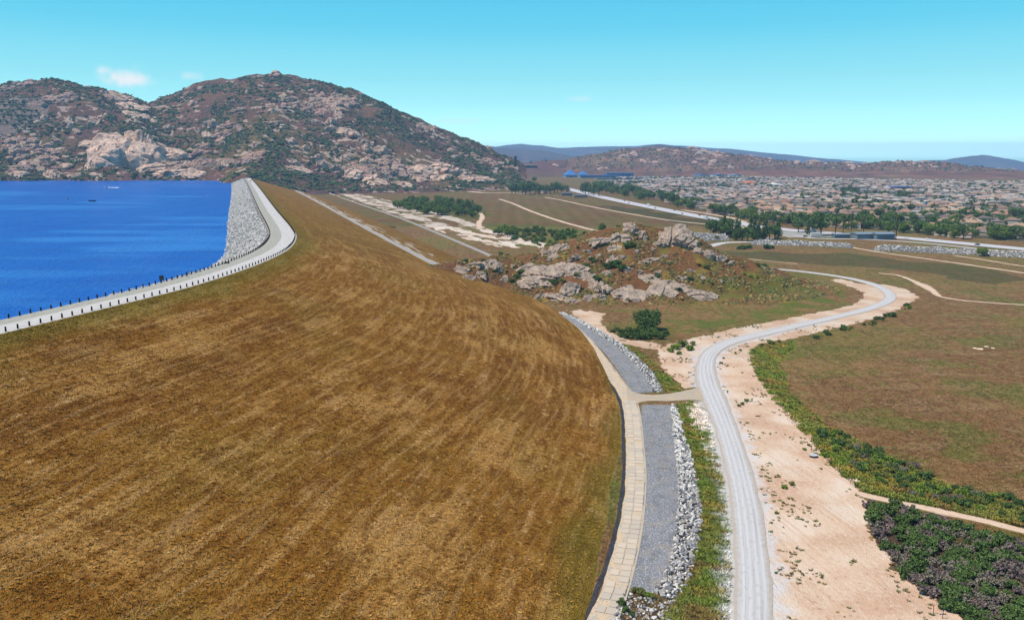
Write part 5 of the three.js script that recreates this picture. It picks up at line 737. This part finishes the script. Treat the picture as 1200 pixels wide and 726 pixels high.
{ // larger buildings
  const B = (name, label, x, d, turn, parts) => { const t = thing(name, label, 'building'); for (const [n, g, m] of parts) part(n, g, m, t); t.position.copy(V3(x, valleyY(x, d), d)); t.rotation.y = turn; return t; };
  const steel = std({ color: col(S(120, 136, 150)), roughness: .6, bumpMap: rep(T_BUMP, 3, 1), bumpScale: .05 }), steelRoof = std({ color: col(S(136, 152, 166)), roughness: .55 }), white = std({ color: col(S(236, 236, 232)) }), blue = std({ color: col(S(66, 128, 206)), roughness: .6 }), paleB = std({ color: col(S(150, 178, 210)) }), dark = mGlassH, cream = std({ color: col(S(230, 214, 190)) }), orange = std({ color: col(S(214, 130, 92)) });
  const gable = (w, l, h, y, o = .5) => hipGeo(w, l, h, y, o, .999);
  const shed = (w, h, l) => [['wall', box(w, h + .4, l, 0, -.4), steel], ['roof', gable(w, l, w * .12, h), steelRoof], ...[-.3, 0, .3].map(k => ['door', box(.14, h * .7, l * .12, w / 2 + .03, 0, l * k), dark])];
  const T = Math.atan2(HD[0], HD[1]);
  const pB = [[336.6,816.2],[352.7,811.8],[317.9,825.1],[297.1,834.1]];
  B('steel_shed', 'long blue-grey steel shed behind the first stone levee', pB[0][0], pB[0][1], Math.PI / 2 + .15, shed(13, 5, 20)); B('steel_shed', 'blue-grey steel shed nearest the lone tall palm', pB[1][0], pB[1][1], Math.PI / 2 + .1, shed(13, 5.4, 18)); B('steel_shed', 'small low grey steel shed between palms and paved yard', pB[2][0], pB[2][1], Math.PI / 2, shed(9, 3.6, 14));
  B('site_trailer', 'white boxy site trailer in the paved yard', pB[3][0], pB[3][1], Math.PI / 2, [['body', box(3, 3.2, 10, 0, .6), white], ['window', box(.1, .9, 1.4, 1.52, 1.9, -2), dark], ['window', box(.1, .9, 1.4, 1.52, 1.9, 2), dark], ['skirt', box(2.7, .7, 9.6, 0, -.1), dark]]);
  const pS = [[112.3,1768.5],[132.8,1672.7],[70.7,1875.8]]; B('low_shed', 'long low dark shed with pale ends beside the field trees', pS[1][0], pS[1][1], Math.PI / 2 + .1, [['wall', box(9, 5, 26, 0, -.3), std({ color: col(S(176, 164, 156)) })], ['roof', gable(9, 26, 1.6, 4.7), std({ color: col(S(120, 112, 116)) })], ['door', box(.1, 3, 18, 4.55, .4, 0), dark]]); B('low_shed', 'shorter low shed in the shade of the field trees', pS[0][0], pS[0][1], Math.PI / 2 + .1, [['wall', box(9, 5, 22, 0, -.3), std({ color: col(S(160, 150, 150)) })], ['roof', gable(9, 22, 1.6, 4.7), std({ color: col(S(112, 112, 124)) })], ['door', box(.1, 3, 14, 4.55, .4, 0), dark]]);
  B('pump_house', 'small pale pump house among the trees at the field end', pS[2][0], pS[2][1], .3, [['wall', box(10, 5, 12, 0, -.3), cream], ['roof', hipGeo(10, 12, 2, 4.7), steelRoof]]);
  // school with blue roofs
  const sp = [[-16.8,3395.5],[233.3,3471.3],[291.2,3550.5],[335.1,3323.0],[398.0,3471.3],[425.4,3186.8]];
  [[1, 46, 9, 22], [2, 34, 9, 16], [0, 0, 0, 0]].forEach(([i, w, h, rh]) => w && B('school_hall', i === 1 ? 'school hall with a tall blue pyramid roof below the brown hill' : 'smaller school hall with blue pyramid roof next to the tall one', sp[i][0], sp[i][1], .2, [['wall', box(w, h, w, 0, -.5), paleB], ['roof', hipGeo(w, w, rh, h, 2, .02), blue], ['door', box(8, 5, .2, 0, 0, w / 2 + .1), dark]]));
  B('school_block', 'long school block with flat blue roof edge facing the town', sp[3][0], sp[3][1], .1, [['wall', box(150, 10, 30, 0, -.5), paleB], ['roof', box(154, 2.4, 34, 0, 9.5), blue], ['window_band', box(140, 2.5, .3, 0, 4, 15.1), dark]]);
  B('school_block', 'tall deep blue school block behind the long one', sp[4][0] + 40, sp[4][1] + 60, .1, [['wall', box(110, 17, 40, 0, -.5), blue], ['roof', box(112, 1.2, 42, 0, 16.5), paleB], ['window_band', box(90, 3, .3, 0, 8, 20.1), dark]]);
  B('school_block', 'low pale school wing along the playing field', sp[5][0] - 20, sp[5][1] - 60, .1, [['wall', box(210, 6, 18, 0, -.5), white], ['roof', box(214, 1.5, 22, 0, 5.5), paleB], ['window_band', box(190, 1.8, .3, 0, 2, 9.1), dark]]);
  const sp2 = [[761.7,3471.3],[837.7,3502.5],[894.9,3455.9]]; sp2.forEach((p, i) => B('warehouse', ['blue-roofed warehouse at the end of the row below the hills', 'middle blue-roofed warehouse of the row below the hills', 'pale warehouse ending the row below the hills'][i], p[0], p[1], .05, [['wall', box(60, 9, 40, 0, -.5), white], ['roof', gable(60, 40, 4, 8.5, 1), i < 2 ? blue : paleB], ['door', box(8, 6, .2, -14, 0, 20.1), dark], ['door', box(8, 6, .2, 14, 0, 20.1), dark]]));
  const q = [[646.6,2259.2],[660.3,2399.0],[719.7,2292.6],[924.3,2049.8],[553.7,1165.5],[622.7,1293.3],[956.2,1768.5]]; B('community_hall', 'orange-roofed hall among the far houses', q[1][0], q[1][1], .3, [['wall', box(34, 8, 24, 0, -.5), cream], ['roof', hipGeo(34, 24, 6, 7.5), orange], ['window', box(20, 2, .2, 0, 3, 12.1), dark]]); B('community_hall', 'white-roofed hall next to the orange-roofed one', q[0][0] + 40, q[0][1], .3, [['wall', box(36, 8, 24, 0, -.5), cream], ['roof', hipGeo(36, 24, 5, 7.5), white], ['window', box(20, 2, .2, 0, 3, 12.1), dark]]); B('store', 'store with an orange front and a blue roof at the far fields', q[3][0], q[3][1], .1, [['wall', box(46, 8, 26, 0, -.5), orange], ['roof', box(48, 2, 28, 0, 7.5), blue], ['door', box(12, 5, .2, 0, 0, 13.1), dark]]);
  B('carport', 'bright white flat canopy among the nearer houses', q[4][0], q[4][1], .2, [['canopy', box(20, .5, 12, 0, 4.6), white], ['post', box(.5, 4.6, .5, -9, 0, 5), white], ['post', box(.5, 4.6, .5, 9, 0, 5), white], ['post', box(.5, 4.6, .5, -9, 0, -5), white], ['post', box(.5, 4.6, .5, 9, 0, -5), white]]);
  { const t = thing('water_tower', 'slim pale blue standpipe tower rising among the houses', 'tower'); part('shaft', new THREE.CylinderGeometry(2.6, 2.8, 12, 20).translate(0, 6, 0), paleB, t); part('cap', new THREE.ConeGeometry(2.9, 1.4, 20).translate(0, 12.7, 0), white, t); part('ladder', box(.5, 12, .2, 0, 0, 2.85), dark, t); t.position.copy(V3(q[5][0], 0, q[5][1])); }
  B('clubhouse', 'wide pink-roofed clubhouse in the middle of the tract', q[6][0], q[6][1], .1, [['wall', box(44, 5, 20, 0, -.3), mWallsH[0]], ['roof', hipGeo(44, 20, 4, 4.7), mRoofs[0]], ['window', box(20, 1.6, .2, 0, 1.4, 10.1), dark]]);
  // playing field behind the school
  struct('playing_field', ribbon([[489.2,3868.1],[599.6,3792.7],[672.8,3583.2]], 240, .3, { cross: 3, step: 40, h: valleyY }), std({ color: col(S(96, 136, 64)) }));
  // tower on the pass
  const tp = [[9.7,54.6,2452.9]][0]; { const t = thing('hilltop_tower', 'slender dark tower with a shed on the pass beyond the highway', 'tower'); part('shaft', new THREE.CylinderGeometry(3.5, 4, 28, 12).translate(0, 14, 0), std({ color: col(S(70, 72, 76)) }), t); part('top_ring', new THREE.CylinderGeometry(4.6, 4.6, 3, 12).translate(0, 27, 0), std({ color: col(S(84, 86, 92)) }), t); part('shed', box(36, 8, 14, 44, -5, 0), std({ color: col(S(150, 140, 140)) }), t); part('shed_roof', box(38, 1.2, 16, 44, 3, 0), white, t); t.position.copy(V3(tp[0], tp[1] - 2, tp[2])); }
  for (const p of [[-6.9,51.2,2317.8],[57.9,12.5,2249.5],[89.4,48,4122.1],[164.1,55.8,4162.8]]) plant('oak', 'pass_tree', 'single dark tree beside the highway near the pass', 'tree', 'trees near the pass', p[0], p[1], p[2], 1.3);
}

// ---------------------------------------------------------------- guard posts along both edges of the crest
{
  const g = new THREE.CylinderGeometry(.19, .21, 1.0, 10).translate(0, .45, 0), cap = new THREE.CylinderGeometry(.12, .2, .07, 10).translate(0, .98, 0), m = std({ color: col(S(64, 36, 26, .6)) }), mc = std({ color: col(S(84, 50, 36, .6)) });
  const sites = []; for (let s = sAtD(150); s < S_END; s += 3.4) for (const side of [-1, 1]) { const [x, d] = damPoint(s, side * (HW - .1)); sites.push([x, d, side]); }
  const r = rng(1600), L = { '-1': 'dark timber guard post on the lake edge of the dam crest', 1: 'dark timber guard post on the valley edge of the dam crest' };
  const visible = sites.filter(([x, d]) => d > 0 && Math.abs(x) < d * .66); visible.slice(0, 300).forEach(([x, d, side]) => { const t = thing('guard_post', L[side], 'post', side < 0 ? 'guard posts on the lake edge' : 'guard posts on the valley edge'); part('shaft', g, m, t); part('cap', cap, mc, t); t.position.copy(V3(x, CRESTY - .02, d)); t.rotation.set((r() - .5) * .06, r() * 6, (r() - .5) * .06); t.scale.y = .92 + r() * .16; });
  scatter('distant_guard_posts', g, m, visible.slice(300).map(([x, d]) => [mat4(x, CRESTY, d, 1, 1, 1)]), null, dam);
}
// ---------------------------------------------------------------- signs, markers and small things
const mWood = std({ color: col(S(120, 104, 88)) }), mDarkM = std({ color: 0x1c1d20, roughness: .6 }), mRed = std({ color: col(S(190, 44, 40)) }), mWhiteP = std({ color: col(S(236, 236, 236)), roughness: .5 }), mGlass = std({ color: 0x10161c, roughness: .12 });
{
  const [x, d] = damPoint(sAtD(264) + 2, -HW - 1.6), t = thing('notice_board', 'brown notice board on two posts at the lake edge of the crest', 'sign'); part('panel', box(1.3, 1.5, .08, 0, .9), mWood, t); part('post', box(.12, 2.6, .12, -.55, -.5, .1), mDarkM, t); part('post', box(.12, 2.6, .12, .55, -.5, .1), mDarkM, t); t.position.copy(V3(x, CRESTY - .6, d)); t.rotation.y = .5;
  for (const [p, label, k] of [[[[78.7,0,214.3]][0], 'thin marker post beside the concrete lid on the sand', 0], [[[71.4,0,133.3]][0], 'red-topped marker post at the sandy edge of the brush', 1], [[[72.3,0,131.9]][0], 'marker post with a blue crossbar near the red-topped one', 2]]) { const s = thing('marker_post', label, 'marker post'); part('pole', new THREE.CylinderGeometry(.05, .06, 1.7, 8).translate(0, .8, 0), k === 1 ? mRed : mWood, s); part('top', new THREE.CylinderGeometry(.075, .075, .5, 8).translate(0, 1.5, 0), k === 1 ? mRed : mDarkM, s); if (k === 2) part('crossbar', box(1.1, .14, .1, 0, .7), std({ color: col(S(60, 90, 140)) }), s); s.position.copy(V3(p[0], p[1], p[2])); }
  const [p] = [[77.9,0.1,210.3]]; { const s = thing('well_cover', 'round pale concrete well cover on the bare sand', 'well cover'); part('ring', new THREE.CylinderGeometry(.95, 1.0, .5, 24).translate(0, .2, 0), mDarkM, s); part('lid', new THREE.CylinderGeometry(1.05, 1.05, .14, 24).translate(0, .5, 0), std({ color: col(S(206, 212, 218)) }), s); part('handle', new THREE.TorusGeometry(.16, .03, 6, 14, Math.PI).translate(0, .57, 0), mDarkM, s); s.position.copy(V3(p[0], p[1], p[2])); }
  const [bx, bd] = damPoint(sAtD(311), -HW + .9); const bs = crownGeo(1650, 130, [[-.5, .25, 0, .5, .6], [.3, .3, .1, .55, .6], [.9, .2, 0, .4, .6]], .2); const b = solid('brush_heap', bs, new THREE.MeshStandardMaterial({ color: col(S(70, 60, 48)), vertexColors: true, roughness: 1 }), 'dark heap of dead brush on the grey shoulder of the crest', 'brush'); b.position.copy(V3(bx, CRESTY, bd)); b.rotation.y = .8;
}
// ---------------------------------------------------------------- a cyclist on the crest
import { MarchingCubes } from 'three/addons/objects/MarchingCubes.js';
function bodyGeo(bones, k, lo, size, res) {
  const mc = new MarchingCubes(res, new THREE.MeshStandardMaterial(), false, false, 60000), a = new THREE.Vector3(); mc.isolation = 0;
  for (let z = 0; z < res; z++) for (let y = 0; y < res; y++) for (let x = 0; x < res; x++) { const px = lo[0] + size * x / res, py = lo[1] + size * y / res, pz = lo[2] + size * z / res; let D = 1e9; for (const [A, B, ra, rb] of bones) { const ux = B[0] - A[0], uy = B[1] - A[1], uz = B[2] - A[2], t = clamp(((px - A[0]) * ux + (py - A[1]) * uy + (pz - A[2]) * uz) / (ux * ux + uy * uy + uz * uz + 1e-9)), q = Math.hypot(px - A[0] - ux * t, py - A[1] - uy * t, pz - A[2] - uz * t) - lerp(ra, rb, t), h = Math.max(k - Math.abs(D - q), 0) / k; D = Math.min(D, q) - h * h * k * .25; } mc.field[x + y * res + z * res * res] = -D; }
  mc.update(); const n = mc.count, P = new Float32Array(n * 3), N = new Float32Array(n * 3);
  for (let i = 0; i < n; i++) for (let c = 0; c < 3; c++) { P[i * 3 + c] = lo[c] + (mc.positionArray[i * 3 + c] + 1) / 2 * size; N[i * 3 + c] = mc.normalArray[i * 3 + c]; }
  const g = new THREE.BufferGeometry(); g.setAttribute('position', new THREE.BufferAttribute(P, 3)); g.computeVertexNormals(); return g;
}
{
  const tube = (pts, r) => new THREE.TubeGeometry(new THREE.CatmullRomCurve3(pts.map(p => new THREE.Vector3(...p)), false, 'catmullrom', .01), 12, r, 7), [x, d] = damPoint(sAtD(276), -HW + 1.7);
  const bike = thing('bicycle', 'dark bicycle being ridden along the grey shoulder of the crest', 'bicycle');
  for (const z of [-.53, .53]) { const w = part('wheel', new THREE.TorusGeometry(.33, .022, 8, 28).rotateY(Math.PI / 2).translate(0, .345, z), mDarkM, bike); const sp = []; for (let k = 0; k < 9; k++) sp.push(new THREE.CylinderGeometry(.003, .003, .64, 4).rotateX(k / 9 * Math.PI).translate(0, .345, z)); part('spokes', mergeGeometries(sp), mWhiteP, w); }
  part('frame', mergeGeometries([tube([[0, .345, .53], [0, .34, .08], [0, .85, .22]], .018), tube([[0, .345, .53], [0, .84, .2]], .014), tube([[0, .34, .08], [0, .82, -.38]], .02), tube([[0, .84, .2], [0, .84, -.36]], .018), tube([[0, .345, -.53], [0, .95, -.36]], .018)]), std({ color: 0x23262c, roughness: .4 }), bike);
  part('handlebar', tube([[-.26, .98, -.42], [-.1, .98, -.38], [.1, .98, -.38], [.26, .98, -.42]], .015), mDarkM, bike); part('saddle', box(.14, .06, .26, 0, .88, .22), mDarkM, bike); part('crank', tube([[-.12, .2, .08], [0, .34, .08], [.12, .48, .08]], .014), mDarkM, bike);
  bike.position.copy(V3(x, CRESTY, d)); bike.rotation.y = -.12;
  const man = thing('person', 'person in dark clothes leaning over the handlebar of a bicycle', 'person'), Lg = (s, kn, ft) => [[[.09 * s, .95, .2], [.11 * s, kn[0], kn[1]], .085, .06], [[.11 * s, kn[0], kn[1]], [.12 * s, ft[0], ft[1]], .058, .04], [[.12 * s, ft[0] - .03, ft[1] + .03], [.12 * s, ft[0] - .05, ft[1] - .15], .04, .03]], Ar = s => [[[.17 * s, 1.38, -.12], [.23 * s, 1.16, -.2], .055, .045], [[.23 * s, 1.16, -.2], [.24 * s, 1.0, -.4], .043, .032], [[.24 * s, 1.0, -.4], [.24 * s, .98, -.46], .036, .03]];
  const bones = [[[0, .97, .22], [0, 1.2, .06], .14, .14], [[0, 1.2, .06], [0, 1.38, -.1], .14, .15], [[-.14, 1.38, -.1], [.14, 1.38, -.1], .075, .075], [[0, 1.42, -.12], [0, 1.54, -.18], .055, .05], [[0, 1.6, -.2], [0, 1.66, -.19], .09, .095], ...Lg(1, [.66, -.2], [.5, .05]), ...Lg(-1, [.55, -.12], [.22, .06]), ...Ar(1), ...Ar(-1)];
  part('body', bodyGeo(bones, .05, [-.9, .1, -.9], 1.8, 72), std({ color: col(S(52, 46, 50)) }), man); part('helmet', new THREE.SphereGeometry(.125, 16, 10, 0, 6.3, 0, 1.6).scale(1, .9, 1.2).translate(0, 1.66, -.19), std({ color: col(S(120, 40, 36)), roughness: .4 }), man);
  man.position.copy(bike.position); man.rotation.copy(bike.rotation);
}
// ---------------------------------------------------------------- boats on the lake
{
  const hull = (L, W, Hh) => { const ns = 14, pos = [], idx = [], sec = [[0, -.5], [.62, -.42], [.92, 0], [1, 1], [.88, 1], [.8, .35], [0, .3]]; for (let i = 0; i <= ns; i++) { const t = i / ns, w = W / 2 * Math.pow(Math.max(0, 1 - Math.pow(t, 3.2)), .6) * (t < .05 ? .95 : 1), sh = 1 + .35 * t * t; for (const s of [1, -1]) sec.forEach(([a, b]) => pos.push(s * a * w, b * Hh * (b > 0 ? sh : 1 - t * .7), L / 2 - t * L)); } const k = sec.length; for (let i = 0; i < ns; i++) for (let s = 0; s < 2; s++) for (let j = 0; j < k - 1; j++) { const a = i * 2 * k + s * k + j, b = a + 1, c = a + 2 * k, e = c + 1; idx.push(...(s ? [a, b, e, a, e, c] : [a, e, b, a, c, e])); } for (const s of [0, 1]) for (let j = 1; j < k - 1; j++) idx.push(s * k, s * k + j, s * k + j + 1); const g = new THREE.BufferGeometry(); g.setAttribute('position', new THREE.Float32BufferAttribute(pos, 3)); g.setIndex(idx); return toCreasedNormals(g, .6); };
  const seatPerson = (label, x, y, d, turn, c) => { const m = thing('person', label, 'person'), Lg = s => [[[.09 * s, .45, 0], [.12 * s, .47, -.42], .09, .065], [[.12 * s, .47, -.42], [.12 * s, .06, -.46], .06, .045], [[.12 * s, .04, -.44], [.12 * s, .03, -.6], .04, .035]], Ar = s => [[[.18 * s, .98, 0], [.24 * s, .72, -.1], .055, .045], [[.24 * s, .72, -.1], [.2 * s, .7, -.36], .043, .032], [[.2 * s, .7, -.36], [.19 * s, .7, -.44], .038, .03]]; part('body', bodyGeo([[[0, .48, 0], [0, .75, .02], .15, .14], [[0, .75, .02], [0, .97, 0], .14, .15], [[-.14, .98, 0], [.14, .98, 0], .08, .08], [[0, 1.04, 0], [0, 1.14, -.02], .055, .05], [[0, 1.2, -.03], [0, 1.27, -.02], .09, .095], ...Lg(1), ...Lg(-1), ...Ar(1), ...Ar(-1)], .05, [-.8, -.1, -.9], 1.6, 64), std({ color: col(c) }), m); part('hair', new THREE.SphereGeometry(.118, 14, 9, 0, 6.3, 0, 1.5).translate(0, 1.26, -.01), mDarkM, m); m.position.copy(V3(x, y, d)); m.rotation.y = turn; };
  const boat = (label, p, turn, L, c, wake) => {
    const t = thing('motorboat', label, 'boat'), W = L * .36, Hh = L * .13; part('hull', hull(L, W, Hh), std({ color: col(c), roughness: .35 }), t); part('deck', box(W * .7, .06, L * .34, 0, Hh * .95, -L * .14), mWhiteP, t); part('windshield', new THREE.CylinderGeometry(W * .42, W * .5, Hh * .7, 14, 1, true, 2.2, 1.9).translate(0, Hh * 1.3, L * .3), mGlass, t); part('seat', box(W * .6, .4, .5, 0, Hh * .4, L * .16), std({ color: col(S(190, 180, 170)) }), t); part('outboard_motor', mergeGeometries([box(.36, .55, .4, 0, Hh * .9, L / 2 + .15), box(.16, .9, .2, 0, -.2, L / 2 + .2)]), mDarkM, t);
    t.position.copy(V3(p[0], WATERY + .05, p[1])); t.rotation.y = turn; const o = V3(0, 0, 0).set(0, 0, L * .16).applyAxisAngle(new THREE.Vector3(0, 1, 0), turn); seatPerson('person seated in the ' + (wake ? 'white speedboat trailing foam' : c[0] > .3 ? 'small white motorboat' : 'dark motorboat') + (label.includes('far') ? ' near the far shore' : ''), p[0] + o.x, WATERY + Hh * .5, p[1] - o.z, turn, S(70, 60, 80)); return t;
  };
  const P = [[-654.5,1388.2],[-513.9,995.4],[-462.1,945.7],[-617.0,1566.2],[-384.9,1086.7]];
  boat('white speedboat trailing a long bar of foam', P[0], 1.57, 7.5, S(240, 240, 240), true); boat('small white motorboat on the open lake', P[1], .3, 6, S(240, 238, 232)); boat('dark motorboat drifting on the open lake', P[2], -1.5, 7.5, S(50, 34, 34)); boat('small white motorboat close to the far rocky shore', P[3], .4, 6, S(235, 235, 238)); 
  { const s = solid('buoy', mergeGeometries([new THREE.CylinderGeometry(.5, .5, .9, 16).translate(0, .3, 0), new THREE.ConeGeometry(.4, 1, 16).translate(0, 1.2, 0)]), mWhiteP, 'white cone buoy floating off the stone face of the dam', 'buoy'); s.position.copy(V3(P[4][0], WATERY, P[4][1])); }
  const wk = [], r = rng(1700); for (let k = 0; k < 260; k++) { const t = r(), w = .6 + t * 2.2, s = .25 + r() * .55 * (1 - t * .5); wk.push([mat4(P[0][0] + 3.5 + t * 17, WATERY + .05, P[0][1] + (r() - .5) * w * 2, s * 1.8, s * .6, s, 0, r() * 6, 0), null]); } scatter('wake_foam', STONES[0], std({ color: 0xffffff }), wk, 'white foam behind the speedboat');
}
// ---------------------------------------------------------------- vehicles
{
  const prof = (pts, w, bevel = .06) => { const s = new THREE.Shape(pts.map(p => new THREE.Vector2(p[0], p[1]))); return new THREE.ExtrudeGeometry(s, { depth: w - 2 * bevel, bevelEnabled: true, bevelThickness: bevel, bevelSize: bevel, bevelSegments: 2, steps: 1 }).translate(0, 0, -w / 2 + bevel); };
  const K = { car: [prof([[-2.2, .35], [2.2, .35], [2.25, .75], [1.1, .95], [-1.9, .98], [-2.25, .8]], 1.75), prof([[-1.7, .95], [1.1, .93], [.4, 1.42], [-1.2, 1.42]], 1.55)], pickup: [prof([[-2.6, .45], [2.6, .45], [2.65, .95], [1.2, 1.1], [-2.65, 1.1]], 1.9), prof([[-.6, 1.08], [1.3, 1.08], [.7, 1.75], [-.5, 1.75]], 1.7)], truck: [prof([[-5, .7], [3.4, .7], [3.4, 3.7], [-5, 3.7]], 2.4), prof([[3.6, .6], [5.6, .6], [5.6, 1.8], [5.2, 2.8], [3.6, 2.8]], 2.3)] };
  const wheel = new THREE.CylinderGeometry(.36, .36, .25, 18).rotateX(Math.PI / 2), hub = new THREE.CylinderGeometry(.2, .2, .27, 12).rotateX(Math.PI / 2);
  const make = (kind, cName, c, label, x, y, d, turn) => { const t = thing(kind === 'car' ? 'car' : kind === 'pickup' ? 'pickup_truck' : 'box_truck', label, kind === 'car' ? 'car' : 'truck'), m = new THREE.MeshPhysicalMaterial({ color: col(c), roughness: .4, clearcoat: .6 }); part('body', K[kind][0], m, t); part(kind === 'truck' ? 'cab' : 'cabin_glass', K[kind][1], kind === 'truck' ? mWhiteP : mGlass, t); const xs = kind === 'truck' ? [-3.6, 4.4] : [-1.4, 1.4]; for (const a of xs) for (const b of [-.82, .82]) { const w = part('wheel', wheel, mDarkM, t); w.position.set(a, .36, b * (kind === 'truck' ? 1.25 : 1)); part('hub', hub, mWhiteP, w); } for (const b of [-.6, .6]) part('headlight', box(.06, .16, .3, kind === 'truck' ? 5.68 : kind === 'car' ? 2.3 : 2.71, kind === 'car' ? .6 : .75, b), mWhiteP, t); t.position.copy(V3(x, y, d)); t.rotation.y = turn; return t; };
  const r = rng(1800), cols = [['white', S(236, 236, 236)], ['black', S(34, 34, 38)], ['silver', S(176, 180, 186)], ['dark blue', S(40, 56, 96)], ['red', S(150, 40, 36)], ['grey', S(104, 108, 112)]];
  const cv = new THREE.CatmullRomCurve3(HWY.map(p => new THREE.Vector3(p[0], 0, p[1])), false, 'centripetal'); cv.arcLengthDivisions = 800;
  const where = [.055, .085, .11, .15, .175, .2, .225, .24, .262, .29, .31, .35, .38, .42, .46, .5], kinds = ['car', 'pickup', 'car', 'truck', 'car', 'car', 'pickup', 'car', 'truck', 'car', 'car', 'pickup', 'car', 'truck', 'car', 'car'];
  where.forEach((u, i) => { const p = cv.getPointAt(u), t = cv.getTangentAt(u), q = (i & 1 ? 1 : -1) * (5 + (i % 3)), [n, c] = cols[(i * 5 + 1) % 6], k = kinds[i], x = p.x + t.z * q, d = p.z - t.x * q; make(k, n, k === 'truck' ? S(232, 232, 232) : c, k === 'truck' ? 'white box truck driving on the pale highway' : n + (k === 'car' ? ' car' : ' pickup') + ' driving on the pale highway', x, valleyY(x, d) + .27, d, Math.atan2(t.z, t.x) + (i & 1 ? Math.PI : 0)).userData.group = 'vehicles on the highway'; });
  const [cx, cd] = damPoint(sAtD(1420), 1.5); make('pickup', 'dark', S(40, 42, 46), 'dark pickup parked far along the dam crest road', cx, CRESTY + .01, cd, Math.PI / 2 + .3);
  for (const [q, l, k, c] of [[[[298.5,852.9]][0], 'white pickup parked in the paved yard', 'pickup', S(236, 236, 236)], [[[287.1,834.1]][0], 'dark car parked in the paved yard', 'car', S(40, 42, 50)], [[[327.0,829.6]][0], 'white box truck parked among the steel sheds', 'truck', S(236, 236, 236)]]) make(k, '', c, l, q[0], plainY(...q) + .16, q[1], .4);
}

renderer.render(scene, camera);
